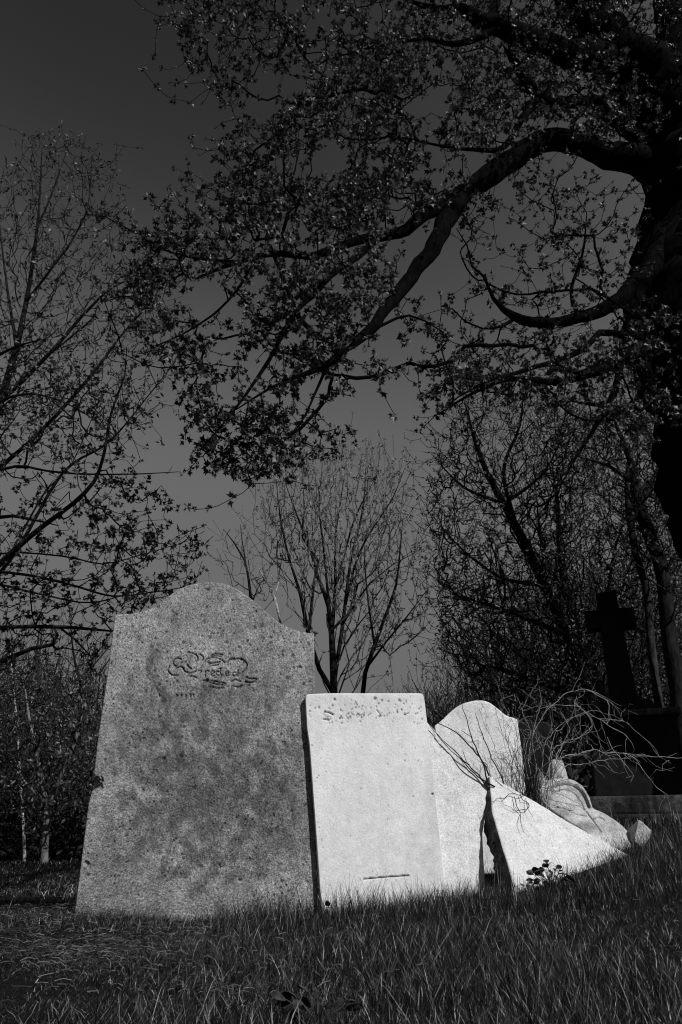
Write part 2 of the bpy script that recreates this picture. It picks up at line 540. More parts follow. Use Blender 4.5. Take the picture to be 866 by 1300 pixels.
def slab(name, L, R, B, T, anchor, yaw, lean, thick, mat, nu, nv, strokes=(), chips=(), rough=.0006, edge=.008, edge_rough=0.0, side_mat=None, stains_shade=(),
         label='', cat='gravestone', group=None, spine=None):
    """a stone whose front face is the Coons patch of four outlines on a plane, with real thickness.
    L, R run bottom to top, B, T run left to right. strokes: (polyline, half width px, depth m). chips: (x, y, radius px, depth m)"""
    yaw, lean = math.radians(yaw), math.radians(lean)
    n = np.array([math.sin(yaw) * math.cos(lean), -math.cos(yaw) * math.cos(lean), math.sin(lean)])
    P0 = at(*anchor)
    Lp, Rp, Bp, Tp = lerp_poly(L, nv), lerp_poly(R, nv), lerp_poly(B, nu), lerp_poly(T, nu)
    u = np.linspace(0, 1, nu)[None, :, None]; v = np.linspace(0, 1, nv)[:, None, None]
    S = (1 - v) * Bp[None] + v * Tp[None] + (1 - u) * Lp[:, None] + u * Rp[:, None] \
        - ((1 - u) * (1 - v) * Bp[0] + u * (1 - v) * Bp[-1] + (1 - u) * v * Tp[0] + u * v * Tp[-1])
    S = S.reshape(-1, 2)
    dx, dy = (S[:, 0] - 433) / F, (650 - S[:, 1]) / F
    rays = np.stack([dx, CP - SP * dy, SP + CP * dy], -1)
    C0 = np.array([0, 0, CAM_H])
    t = ((P0 - C0) @ n) / (rays @ n)
    P = C0 + rays * t[:, None]
    G = P.reshape(nv, nu, 3)
    # border loop, counter-clockwise from the front
    bi = [(0, i) for i in range(nu)] + [(j, nu - 1) for j in range(1, nv)] + [(nv - 1, i) for i in range(nu - 2, -1, -1)] + [(j, 0) for j in range(nv - 2, 0, -1)]
    loop = np.array([j * nu + i for j, i in bi])
    bp = P[loop]
    # distance to the border for edge rounding
    D = np.full(len(P), 9.0)
    near = np.zeros((nv, nu), bool); w = 6
    near[:w] = near[-w:] = True; near[:, :w] = near[:, -w:] = True
    ids = np.where(near.ravel())[0]
    step = max(1, len(bp) // 900)
    sub = bp[::step]
    for a in range(0, len(ids), 4000):
        k = ids[a:a + 4000]
        D[k] = np.sqrt(((P[k][:, None] - sub[None]) ** 2).sum(2)).min(1)
    D[loop] = 0
    disp = np.where(D < edge, edge - np.sqrt(np.maximum(0, edge ** 2 - (edge - np.minimum(D, edge)) ** 2)), 0)
    dirt_shade = np.zeros(len(P))
    for pl, hw, dep in strokes:
        pl = np.array(pl, float)
        box = (S[:, 0] > pl[:, 0].min() - 4) & (S[:, 0] < pl[:, 0].max() + 4) & (S[:, 1] > pl[:, 1].min() - 4) & (S[:, 1] < pl[:, 1].max() + 4)
        k = np.where(box)[0]
        if not len(k): continue
        d = np.full(len(k), 99.0)
        for a, b in zip(pl[:-1], pl[1:]): d = np.minimum(d, seg_dist(S[k], a, b))
        disp[k] = np.maximum(disp[k], dep * np.clip(1 - (d / hw) ** 2, 0, 1) ** .7)
        dirt_shade[k] = np.maximum(dirt_shade[k], .8 * np.clip(1.15 - d / hw, 0, 1))
    for cx, cy, r, dep in chips:
        d = np.hypot(S[:, 0] - cx, S[:, 1] - cy)
        k = np.where(d < r * 1.5)[0]
        nn = np.array([mn.noise(Vector((S[i, 0] * .25, S[i, 1] * .25, cx))) for i in k])
        disp[k] += dep * np.clip(1 - d[k] / (r * (1 + .6 * nn)), 0, 1) ** .6
        if r < 4: dirt_shade[k] = np.maximum(dirt_shade[k], .75 * np.clip(1.2 - d[k] / (r * (1 + .6 * nn)), 0, 1))
    for cx, cy, rx, ry, a_ in stains_shade:
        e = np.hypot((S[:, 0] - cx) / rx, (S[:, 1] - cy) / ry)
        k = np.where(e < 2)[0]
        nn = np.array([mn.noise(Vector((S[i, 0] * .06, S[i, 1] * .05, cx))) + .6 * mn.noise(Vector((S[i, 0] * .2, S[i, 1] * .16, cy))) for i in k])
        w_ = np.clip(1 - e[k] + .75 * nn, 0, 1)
        dirt_shade[k] = 1 - (1 - dirt_shade[k]) * (1 - a_ * w_ * w_ * (3 - 2 * w_))
    nz = np.array([mn.noise(Vector(p * 9)) * 1.2 + mn.noise(Vector(p * 34)) for p in P]) if rough else 0
    disp = disp + rough * nz
    Fr = P - n * disp[:, None]
    cen = P.mean(0)
    # rim rings through the thickness
    rings = []; levels = 7 if edge_rough else 3
    out_dir = bp - np.roll(bp, 1, axis=0); tan = np.roll(bp, -1, 0) - np.roll(bp, 1, 0)
    outn = np.cross(tan, n); outn /= np.linalg.norm(outn, axis=1, keepdims=True) + 1e-9
    for k in range(1, levels + 1):
        f = k / levels
        r = bp - n * (edge + (thick - edge) * f)
        if edge_rough:
            nzr = np.array([mn.noise(Vector(p * 13)) + .7 * mn.noise(Vector(p * 37)) for p in r])
            r = r + outn * (edge_rough * nzr)[:, None]
        rings.append(r)
    nb = len(loop); verts = [Fr] + rings + [(cen - n * thick)[None]]
    V = np.concatenate(verts)
    idx = np.arange(nu * nv).reshape(nv, nu)
    fq = np.stack([idx[:-1, :-1], idx[:-1, 1:], idx[1:, 1:], idx[1:, :-1]], -1).reshape(-1, 4)
    sq = []; prev = loop
    for k in range(levels):
        cur = nu * nv + k * nb + np.arange(nb)
        sq.append(np.stack([prev, cur, np.roll(cur, -1), np.roll(prev, -1)], -1)); prev = cur
    sq = np.concatenate(sq)
    bt = np.stack([np.roll(prev, -1), prev, np.full(nb, len(V) - 1)], -1)
    base = np.array([cen[0], cen[1], float(ground(cen[0], cen[1]))])
    # weathering map in local coordinates comes from object space; origin is the stone's base
    mats = [mat, side_mat or mat]
    q = np.concatenate([fq, sq]); qm = np.r_[np.zeros(len(fq), int), np.ones(len(sq), int)]
    me = mesh_np(name, V - base, tris=bt, quads=q, mats=mats, tri_mat=0, quad_mat=qm, tone=np.r_[dirt_shade, np.zeros(len(V) - len(dirt_shade))])
    o = link(name, me, loc=base)
    return tag(o, label, cat, group)

# --- lettering of the grey stone (traced strokes, photo px) : "Erected" between flourishes, and the remains of the line below
def zs(pts, ox=200, oy=815, s=6.4148):
    return [(ox + x / s, oy + y / s) for x, y in pts]
ST = []
def stroke(pts, hw=1.0, dep=.004, smooth=True, **k):
    hw *= .95; dep *= 1.9
    p = zs(pts, **k); ST.append((cr(p, 5) if smooth else p, hw, dep))
for pts in ([(195, 140), (165, 130), (137, 145), (130, 175), (150, 200)],
            [(100, 195), (85, 225), (100, 255), (130, 270), (165, 272)],
            [(150, 215), (185, 200), (215, 215)],
            [(205, 215), (225, 240), (262, 252), (300, 243), (312, 235)],
            [(245, 85), (290, 92), (320, 112), (328, 140), (310, 160)],
            [(335, 98), (365, 112), (372, 135), (360, 150)],
            [(240, 185), (258, 205), (275, 215)],
            [(385, 165), (400, 140), (440, 127), (490, 130), (530, 150), (548, 168)],
            [(435, 112), (470, 95), (510, 98), (530, 105)],
            [(440, 118), (480, 110), (520, 118)],
            [(415, 182), (455, 190), (495, 184)], [(405, 160), (430, 172), (470, 168), (510, 160)],
            [(570, 165), (590, 140), (625, 132)],
            [(600, 145), (660, 135), (705, 150), (730, 185), (715, 220), (690, 245)],
            [(720, 285), (760, 298), (805, 298)],
            [(715, 322), (760, 330), (790, 320), (810, 300)],
            [(370, 312), (420, 325), (490, 345), (550, 350)],
            [(400, 308), (450, 315), (520, 330), (556, 336)],
            [(430, 360), (480, 374), (540, 372)],
            [(250, 275), (290, 278), (320, 290)],
            [(600, 320), (640, 305), (675, 320)], [(620, 358), (660, 366), (690, 350)]):
    stroke(pts, 1.0, .005)
# the letters E r e c t e d
for pts in ([(330, 235), (345, 228), (358, 240), (348, 248)],
            [(388, 235), (392, 285)], [(390, 245), (408, 232), (420, 240)],
            [(440, 262), (465, 245), (445, 235), (432, 255), (445, 275), (468, 270)],
            [(500, 242), (482, 240), (478, 262), (500, 272)],
            [(515, 210), (510, 240), (520, 270), (532, 270)], [(502, 215), (528, 212)],
            [(555, 258), (582, 250), (568, 238), (552, 250), (562, 272), (586, 268)],
            [(640, 250), (618, 248), (612, 268), (632, 276), (650, 262)], [(655, 225), (652, 275)]):
    stroke(pts, .85, .0045)
for x, w in ((12, 6), (150, 14), (190, 9), (225, 12), (262, 10), (290, 6)):        # worn line of small letters under it
    stroke([(x, 425), (x + w, 440)], .9, .004, False); stroke([(x + w, 428), (x + 2, 446)], .8, .003, False)
CH = [(123, 845 + 150, 9, .02), (264, 748, 3, .006), (200, 770, 3, .003), (208, 963, 3, .006), (246, 1000, 3, .006), (302, 960, 9, .003), (337, 998, 9, .003),
      (360, 945, 4, .008), (365, 860, 3, .004), (110, 1097, 5, .012), (150, 1052, 7, .003), (322, 1097, 9, .003), (230, 960, 3, .004), (255, 1100, 3, .005),
      (193, 828, 4, .003), (190, 843, 7, .0035), (192, 858, 5, .003), (156, 1080, 4, .004), (316, 784, 6, .003), (390, 1120, 6, .006)]
rr = random.Random(3)
CH += [(rr.uniform(110, 398), rr.uniform(800, 1130), rr.uniform(1.2, 2.6), rr.uniform(.002, .005)) for _ in range(130)]
CH += [(rr.uniform(160, 398), rr.uniform(760, 880), rr.uniform(1.2, 2.4), rr.uniform(.002, .005)) for _ in range(90)]
top1 = cr([(146, 780), (158, 779.5), (172, 778), (190, 773), (205, 764), (222, 751), (240, 742.5), (262, 739), (285, 741), (305, 750), (323, 763), (340, 778), (356, 791), (374, 799), (390, 803), (399, 804)], 6)
slab('headstone', [(88, 1200), (95, 1155), (104, 1085), (112, 1020), (117, 1003), (127, 996), (119, 982), (125, 930), (135, 865), (146, 780)],
     [(403, 1200), (402, 1140), (401, 1000), (400, 880), (399, 804)], [(88, 1200), (403, 1200)], top1,
     (95, 1165, 3.15), 9, 3, .09, M_GREY, 400, 480, strokes=ST, chips=CH, rough=.0010, edge=.005,
     stains_shade=[(192, 845, 13, 30, .6), (206, 875, 16, 20, .5), (268, 876, 14, 22, .35), (250, 1010, 165, 150, .52), (275, 885, 100, 45, .28), (200, 950, 70, 90, .35), (300, 930, 60, 60, .2), (165, 860, 12, 14, .25), (222, 785, 8, 20, .3), (275, 782, 8, 24, .28), (330, 1000, 90, 170, .3), (150, 1080, 50, 70, .25), (250, 1090, 60, 50, .25), (180, 1040, 40, 60, .2), (350, 1060, 40, 60, .18)],
     label='tall grey weathered gravestone with a humped top and worn engraved script')

# --- white slab
W = []
def wst(pts, hw=.9, dep=.004, smooth=True):
    p = [(400 + x / 5.773, 875 + y / 5.773) for x, y in pts]; W.append((cr(p, 4) if smooth else p, hw, dep))
wst([(70, 165), (100, 170), (132, 186)], 1.1, .009)                                  # S
wst([(60, 220), (80, 222), (100, 227)], 1.0, .008)
wst([(95, 137), (112, 145)], .7, .004)
wst([(70, 165), (62, 180), (80, 195), (110, 200), (118, 212), (100, 227)], .6, .0015)
wst([(180, 215), (190, 190), (200, 215)], .7, .0025, False)                         # acred to : what the weather has left
wst([(240, 180), (225, 195), (240, 212)], .6, .002); wst([(262, 190), (262, 215)], .6, .0025, False); wst([(265, 175), (285, 190)], .7, .004)
wst([(300, 190), (318, 182), (310, 178), (302, 198), (318, 204)], .6, .0025); wst([(295, 90), (310, 120)], .8, .004)
wst([(352, 180), (340, 190), (350, 205), (360, 178)], .6, .0025); wst([(310, 180), (330, 192)], 1.0, .006)
wst([(450, 150), (468, 170), (485, 195)], .7, .005); wst([(390, 190), (410, 178)], .7, .003)
wst([(600, 150), (604, 175)], .8, .005); wst([(655, 188), (690, 172)], .8, .004); wst([(665, 80), (668, 100)], .7, .004)
W.append(([(462, 1116), (490, 1113.5), (519, 1111.5)], 1.0, .012))
rr = random.Random(5)
WC = [(425, 888, 2.2, .009), (432, 912, 1.6, .008), (476, 887, 2.2, .008), (485, 889, 1.6, .006), (507, 889, 2, .006), (514, 907, 1.4, .006), (549, 1008, 2, .008), (514, 966, 1.3, .005)]
WC += [(rr.uniform(392, 536), rr.triangular(884, 925, 900), rr.uniform(.7, 1.4), rr.uniform(.003, .007)) for _ in range(85)]
WC += [(rr.uniform(400, 555), rr.uniform(920, 1130), rr.uniform(.6, 1.1), rr.uniform(.002, .005)) for _ in range(35)]
WC += [(390 + (y - 882) * .07 + rr.uniform(1, 12), y, rr.uniform(.5, 1.3), .004) for y in [rr.uniform(888, 1130) for _ in range(20)]]
slab('headstone', [(412, 1180), (407, 1140), (400, 1040), (393, 945), (390, 925), (388, 886)], [(572, 1180), (565, 1118), (556, 1040), (546, 945), (539, 888)],
     [(412, 1180), (572, 1180)], cr([(388, 886), (390, 882), (396, 881), (420, 880), (470, 880), (510, 880), (532, 880), (537, 882), (539, 888)], 4),
     (407, 1145, 3.266), 9, 3.2, .026, M_WHITE, 190, 280, strokes=W, chips=WC, rough=.0004, edge=.003, stains_shade=[(470, 900, 70, 30, .10), (470, 1085, 80, 50, .08), (548, 1060, 18, 90, .12)],
     label='clean white square-topped slab leaning against the tall grey gravestone')

# --- third slab, its top right corner cut away
slab('headstone', [(545, 1190), (540, 1050), (528, 905)], [(618, 1190), (616, 1118), (613, 1060), (617, 1030), (621, 1004)],
     [(545, 1190), (618, 1190)], cr([(528, 905), (540, 914), (556, 930), (575, 952), (598, 976), (612, 991), (621, 1004)], 4),
     (560, 1125, 3.36), 16, 10, .07, M_WHITE2, 60, 150, chips=[(rr.uniform(548, 615), rr.uniform(930, 1120), rr.uniform(.5, 1.3), .003) for _ in range(50)],
     rough=.0012, edge=.006, label='broken white slab with a sloping top edge, wedged behind the square white slab')
# --- fourth, round-topped
top4 = cr([(552, 921), (560, 915), (575, 901), (588, 893), (605, 889), (620, 891), (633, 900), (643, 908), (652, 911), (657, 913)], 5)
slab('headstone', [(548, 1110), (552, 921)], [(676, 1110), (668, 1000), (663, 955), (657, 913)], [(548, 1110), (676, 1110)], top4,
     (600, 1050, 3.85), 4, 8, .07, M_WHITE2, 90, 120, chips=[(rr.uniform(560, 655), rr.uniform(900, 1000), rr.uniform(.5, 1.2), .003) for _ in range(34)],
     rough=.0012, edge=.005, label='white round-topped gravestone standing behind the bare bramble stems')
# --- fallen triangular slab
slab('fallen_slab', [(664, 1165), (654, 1127), (638, 1075), (625, 1030), (622, 985)], [(815, 1100), (806, 1090)],
     [(664, 1165), (700, 1150), (760, 1130), (815, 1100)], cr([(622, 985), (640, 994), (660, 1006), (690, 1023), (720, 1042), (760, 1064), (790, 1081), (806, 1090)], 4),
     (655, 1128, 3.22), 22, 33, .10, M_WHITE2, 150, 120, chips=[(rr.uniform(630, 780), rr.uniform(1010, 1120), rr.uniform(.5, 1.1), .003) for _ in range(50)],
     rough=.0014, edge=.004, edge_rough=.016, side_mat=M_ROUGH, label='fallen white triangular slab lying on the grass with a dark jagged broken side')
# --- fallen rounded slab with a carved rim
arc = cr([(700, 999), (712, 994.5), (724, 995), (735, 1001), (743, 1011), (748, 1024)], 6)
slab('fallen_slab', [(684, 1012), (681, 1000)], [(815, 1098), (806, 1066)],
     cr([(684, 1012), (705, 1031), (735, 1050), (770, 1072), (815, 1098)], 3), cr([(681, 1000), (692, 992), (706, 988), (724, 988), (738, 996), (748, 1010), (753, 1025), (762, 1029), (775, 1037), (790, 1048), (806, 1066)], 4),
     (720, 1035, 3.78), 14, 42, .09, M_WHITE3, 160, 60, stains_shade=[(690, 1014, 14, 8, .4), (714, 1033, 20, 9, .45), (742, 1050, 18, 8, .4), (735, 1010, 16, 3, .3)], strokes=[(arc, 2.2, .035), (cr([(697, 1012), (706, 1004), (716, 1002), (728, 1006), (738, 1018), (742, 1028)], 5), .9, .008), ([(744, 1030), (752, 1040), (757, 1047), (764, 1056)], .8, .01), ([(752, 1040), (760, 1037), (768, 1041)], .7, .008), (cr([(700, 1024), (716, 1026), (730, 1033), (745, 1036)], 4), .8, .006)], rough=.0022, edge=.004,  # blots along the lower edge paint in the shaded thickness side
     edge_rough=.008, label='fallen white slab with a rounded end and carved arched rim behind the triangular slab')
def chunk(px, py, Y, sx, sy, sz, seed, label, rz=0.):
    import bmesh
    bm = bmesh.new(); rc = np.random.default_rng(seed)
    for _ in range(15):
        q = rc.normal(size=3); q /= np.linalg.norm(q); q *= rc.uniform(.85, 1.2)
        bm.verts.new((q[0] * sx, q[1] * sy, q[2] * sz))
    h_ = bmesh.ops.convex_hull(bm, input=list(bm.verts))
    bmesh.ops.delete(bm, geom=[v for v in bm.verts if not v.link_faces], context='VERTS')
    bmesh.ops.dissolve_limit(bm, angle_limit=.25, verts=list(bm.verts), edges=list(bm.edges))
    bmesh.ops.bevel(bm, geom=list(bm.edges), offset=.006, segments=2, affect='EDGES', profile=.6)
    bmesh.ops.triangulate(bm, faces=list(bm.faces))
    bmesh.ops.subdivide_edges(bm, edges=[e for e in bm.edges if e.calc_length() > .02], cuts=3, use_grid_fill=True)
    for v in bm.verts: v.co += v.co.normalized() * (.004 * mn.noise(v.co * 40) + .002 * mn.noise(v.co * 120))
    me = bpy.data.meshes.new('stone_chunk'); bm.to_mesh(me); bm.free(); me.materials.append(M_WHITE3)
    o = link('stone_chunk', me, loc=at(px, py, Y)); o.rotation_euler = (rr.uniform(-.3, .3), rr.uniform(-.4, .1), rz)
    return tag(o, label, 'broken stone')
chunk(709, 984, 4.12, .08, .06, .075, 1, 'rounded white broken stone piece behind the fallen slabs, beside the bramble base', .4)
chunk(688, 1000, 4.0, .05, .05, .10, 5, 'upright white broken stone piece among the bramble stems', 1.)
chunk(809, 1062, 3.75, .065, .06, .085, 9, 'small white broken stone at the right end of the fallen slabs', .3)
chunk(95, 1112, 4.3, .016, .02, .03, 12, 'tiny pale stone stub beside the lower left edge of the grey gravestone', .3)

# ------------------------------------------------------------------ cross monument
def box_bm(bm, cx, cy, z0, z1, wx0, wy0, wx1=None, wy1=None):
    wx1 = wx0 if wx1 is None else wx1; wy1 = wy0 if wy1 is None else wy1
    vs_ = [bm.verts.new((cx + sx * w / 2, cy + sy * h / 2, z)) for z, w, h in ((z0, wx0, wy0), (z1, wx1, wy1)) for sx, sy in ((-1, -1), (1, -1), (1, 1), (-1, 1))]
    for f in ((0, 3, 2, 1), (4, 5, 6, 7), (0, 1, 5, 4), (1, 2, 6, 5), (2, 3, 7, 6), (3, 0, 4, 7)): bm.faces.new([vs_[i] for i in f])
def bev_obj(name, build, mat, parent, bev=.008, loc=None):
    import bmesh
    bm = bmesh.new(); build(bm)
    bmesh.ops.bevel(bm, geom=list(bm.edges), offset=bev, segments=2, affect='EDGES', profile=.6)
    me = bpy.data.meshes.new(name); bm.to_mesh(me); bm.free(); me.materials.append(mat)
    return link(name, me, parent, loc)
gx, gy = 2.55, 6.5
gz = float(ground(gx, gy))
mon = empty('cross_monument', (gx, gy, gz), label='dark stone cross on a tall stepped pedestal under the big tree at right', cat='grave monument')
mon.rotation_euler = (0, 0, math.radians(-17))
def cross_bm(bm):
    z0 = 1.36 - gz + .0
    pts = [(-.125, 1.30), (.125, 1.30), (.085, 2.15), (.22, 2.13), (.22, 2.32), (.085, 2.31), (.09, 2.49), (-.09, 2.49), (-.085, 2.31), (-.22, 2.32), (-.22, 2.13), (-.085, 2.15)]
    f = [bm.verts.new((x, -.075, z - gz)) for x, z in pts]; b = [bm.verts.new((x, .075, z - gz)) for x, z in pts]
    bm.faces.new(f); bm.faces.new(b[::-1])
    for i in range(len(pts)): bm.faces.new([f[i], b[i], b[(i + 1) % len(pts)], f[(i + 1) % len(pts)]])
bev_obj('cross', cross_bm, M_DARK, mon, .008)
bev_obj('pedestal', lambda bm: box_bm(bm, 0, 0, .30, .93, .74, .74, .68, .68), M_DARK, mon, .015)
bev_obj('cornice', lambda bm: box_bm(bm, 0, 0, .932, .985, .80, .80), M_DARKSTEP, mon, .012)  # lighter stone paints in the highlight along the pedestal's top
bev_obj('plinth', lambda bm: box_bm(bm, 0, 0, .987, 1.30 - gz + .004, .50, .50, .36, .36) if 1.30 - gz > .99 else box_bm(bm, 0, 0, .987, 1.10, .5, .5, .4, .4), M_DARK, mon, .01)
bev_obj('step', lambda bm: box_bm(bm, 0, 0, .16, .30, 1.04, 1.04), M_DARKSTEP, mon, .02)
bev_obj('step', lambda bm: box_bm(bm, 0, 0, -.1, .157, 1.36, 1.36), M_DARKSTEP, mon, .02)

# dark distant headstone right of the round-topped one
p = at(668, 918, 6.2)
hz = float(ground(p[0], 6.2))
def hs(bm): box_bm(bm, 0, 0, -.1, p[2] - hz, .36, .12)
o = bev_obj('dark_headstone', hs, M_DARK, None, .012, loc=(p[0], 6.2, hz))
o.rotation_euler = (0, 0, -.12)
tag(o, 'dark square gravestone showing behind the round-topped white one', 'gravestone')

# ------------------------------------------------------------------ the big maple at right
Yt = 5.5
big = [
 px_limb([(1120, 1090, Yt, 80), (1098, 1040, Yt, 66), (1050, 900, Yt, 60), (985, 720, Yt, 62), (938, 600, Yt, 66), (912, 500, Yt, 66), (900, 400, Yt, 66), (896, 300, Yt, 62), (888, 215, Yt, 52), (860, 165, 5.4, 42),
          (818, 112, 5.3, 34), (783, 75, 5.1, 29), (760, 35, 5.0, 26), (738, 0, 4.9, 23), (720, -60, 4.8, 18), (700, -140, 4.7, 10)]),
 px_limb([(888, 215, Yt, 40), (880, 120, 5.6, 30), (862, 50, 5.7, 24), (858, -30, 5.7, 20), (870, -140, 5.7, 12)]),
 px_limb([(783, 78, 5.1, 17), (745, 76, 4.9, 15), (710, 68, 4.75, 13), (672, 50, 4.6, 12), (640, 36, 4.5, 11), (620, 29, 4.4, 9), (588, 14, 4.3, 6), (552, 12, 4.2, 3.5), (500, -4, 4.1, 2)]),
 px_limb([(635, 36, 4.45, 5), (607, 50, 4.4, 4), (575, 57, 4.35, 3), (540, 50, 4.2, 2), (480, 58, 4.1, 1.4), (420, 75, 4.0, 1)]),
 px_limb([(620, 29, 4.4, 6), (629, 8, 4.4, 5), (640, -30, 4.4, 3)]),
 px_limb([(835, 195, 5.45, 10), (800, 168, 5.3, 8), (772, 148, 5.2, 7), (758, 132, 5.1, 7), (730, 131, 5.0, 6), (700, 131, 4.9, 6), (684, 126, 4.8, 6.5), (668, 104, 4.75, 6), (654, 84, 4.7, 5), (638, 58, 4.6, 4)]),
 px_limb([(682, 128, 4.8, 5), (662, 150, 4.7, 4), (647, 178, 4.6, 3.5), (632, 191, 4.55, 3), (598, 190, 4.5, 2), (562, 186, 4.4, 1.6), (520, 176, 4.3, 1.2)]),
 px_limb([(885, 225, 5.5, 26), (840, 212, 5.45, 20), (800, 202, 5.35, 16), (770, 193, 5.25, 14), (738, 178, 5.1, 12.5), (705, 176, 4.95, 12), (672, 188, 4.85, 12), (640, 208, 4.75, 12), (612, 228, 4.65, 12), (588, 246, 4.55, 11)]),
 px_limb([(588, 246, 4.55, 10), (560, 261, 4.5, 8), (534, 275, 4.4, 7.5), (518, 292, 4.35, 6.5), (483, 301, 4.25, 5), (457, 305, 4.2, 5), (425, 315, 4.1, 4.5), (394, 325, 4.0, 4), (358, 323, 3.95, 3.5), (327, 326, 3.9, 3),
          (300, 334, 3.85, 2.4), (270, 345, 3.8, 1.9), (244, 357, 3.8, 1.3)]),
 px_limb([(588, 246, 4.55, 11), (563, 286, 4.4, 10), (548, 318, 4.3, 9), (528, 345, 4.2, 8), (505, 372, 4.1, 7.5), (484, 402, 4.0, 6.5), (470, 420, 3.9, 6), (438, 443, 3.8, 4.5), (415, 464, 3.75, 3.5), (373, 480, 3.7, 2.5), (345, 492, 3.7, 1.6), (300, 520, 3.65, 1)]),
 px_limb([(480, 302, 4.25, 4), (450, 328, 4.1, 3.6), (418, 350, 4.0, 3.4), (400, 372, 3.95, 3.2), (376, 394, 3.9, 3), (386, 412, 3.85, 2.8), (415, 436, 3.85, 2.6), (436, 444, 3.8, 2.4)]),
 px_limb([(376, 394, 3.9, 2.8), (355, 432, 3.85, 2.5), (342, 458, 3.8, 2.2), (321, 489, 3.75, 1.8), (290, 530, 3.7, 1.2), (255, 570, 3.7, .8)]),
 px_limb([(376, 394, 3.9, 2.4), (358, 350, 3.95, 2.2), (340, 300, 4.0, 1.8), (345, 270, 4.0, 1.5), (370, 230, 4.05, 1.2), (380, 190, 4.1, .9)]),
 px_limb([(306, 332, 3.85, 1.8), (265, 330, 3.9, 1.5), (240, 326, 3.9, 1.3), (205, 316, 3.95, 1.1), (170, 295, 4.0, .9), (132, 274, 4.0, .7)]),
 px_limb([(327, 326, 3.9, 1.8), (300, 370, 3.85, 1.4), (270, 400, 3.8, 1.2), (230, 425, 3.8, .9), (195, 440, 3.8, .7)]),
 px_limb([(415, 464, 3.75, 2), (400, 500, 3.7, 1.4), (380, 540, 3.65, 1.1), (340, 580, 3.6, .8), (325, 605, 3.6, .6)]),
 px_limb([(470, 420, 3.9, 2), (520, 400, 3.95, 1.3), (560, 420, 4.0, .9)]),
 px_limb([(865, 260, 5.5, 18), (845, 282, 5.4, 13), (833, 318, 5.2, 12), (818, 348, 5.1, 11), (795, 374, 5.0, 9), (765, 395, 4.9, 7.5), (735, 405, 4.8, 6.5), (700, 411, 4.7, 6), (665, 406, 4.6, 5.5), (642, 393, 4.5, 3.4), (628, 379, 4.45, 2.2), (616, 352, 4.4, 1.6), (600, 338, 4.38, 1.1), (594, 312, 4.35, .8), (580, 290, 4.3, .5)]),
 px_limb([(655, 403, 4.6, 2.6), (636, 414, 4.5, 1.8), (612, 417, 4.45, 1.1), (590, 408, 4.42, .9), (574, 392, 4.4, .7), (560, 388, 4.4, .5)]),
 px_limb([(822, 345, 5.1, 10), (806, 378, 5.05, 9.5), (800, 410, 5.0, 9), (796, 436, 4.95, 8), (776, 460, 4.85, 7), (740, 476, 4.75, 5.5), (708, 486, 4.65, 4), (652, 481, 4.5, 2.6), (600, 500, 4.4, 1.8), (552, 528, 4.3, 1)]),
 px_limb([(797, 428, 4.95, 4.5), (780, 422, 4.9, 4), (762, 422, 4.85, 3.6), (744, 440, 4.8, 3.4), (712, 457, 4.7, 3), (680, 466, 4.6, 2.6), (640, 478, 4.5, 2), (615, 485, 4.4, 1.6), (575, 508, 4.35, 1)]),
 px_limb([(790, 445, 4.95, 5), (784, 480, 4.9, 4), (770, 520, 4.9, 3), (745, 560, 4.9, 2), (720, 600, 4.85, 1)]),
 px_limb([(735, 405, 4.8, 3), (725, 370, 4.75, 2), (740, 320, 4.8, 1.4), (745, 270, 4.8, 1)]),
 px_limb([(740, 20, 4.9, 10), (690, -30, 4.7, 7), (600, -80, 4.4, 5), (480, -90, 4.2, 3), (360, -60, 4.0, 2)]),
 px_limb([(896, 300, Yt, 30), (1000, 180, 5.4, 26), (1120, 60, 5.3, 20), (1250, -60, 5.2, 14)]),
 px_limb([(1000, 180, 5.4, 18), (1090, 200, 5.0, 14), (1190, 170, 4.6, 10), (1290, 120, 4.3, 6)]),
 px_limb([(900, 400, Yt, 24), (1010, 330, 5.6, 18), (1130, 280, 5.6, 12), (1250, 260, 5.6, 7)]),
]
reg = [
 ([(215, -40), (218, 30), (250, 100), (285, 135), (305, 118), (330, 85), (420, 100), (600, 130), (600, -40)], 800, 3.7, 4.7),
 ([(400, 100), (360, 150), (285, 175), (262, 200), (280, 260), (430, 300), (560, 260), (600, 200), (600, 100)], 900, 3.7, 4.8),
 ([(262, 200), (200, 262), (185, 330), (190, 420), (215, 470), (240, 560), (270, 600), (330, 605), (400, 580), (440, 560), (500, 500), (520, 470), (480, 410), (520, 340), (500, 290), (380, 290)], 820, 3.5, 4.2),
 ([(120, 250), (125, 285), (200, 330), (250, 340), (240, 300), (180, 285)], 34, 3.85, 4.1),
 ([(150, 330), (170, 420), (200, 440), (210, 380), (190, 330)], 40, 3.7, 4.1),
 ([(500, 400), (540, 480), (600, 500), (610, 480), (560, 430), (530, 385)], 40, 3.8, 4.3),
 ([(600, -40), (600, 200), (700, 170), (830, 180), (870, -40)], 1250, 4.3, 5.9),
 ([(560, 260), (600, 380), (700, 400), (790, 370), (825, 300), (820, 225), (720, 190)], 230, 4.3, 5.4),
 ([(540, 490), (560, 530), (640, 500), (800, 560), (866, 520), (866, 400), (830, 380), (760, 410), (620, 410)], 420, 4.2, 5.4),
 ([(866, -100), (866, 300), (1300, 320), (1350, -120)], 420, 4.2, 6.6),  # unseen crown off the right edge, added to shade trunk and cross
 ([(250, -40), (300, -140), (900, -200), (900, -40)], 300, 4.0, 5.6),  # unseen crown above the view, added for its shade
]
reg = [(p, int(n * 2.7), a, b) for p, n, a, b in reg]
Batt = regions(reg, 1.7)
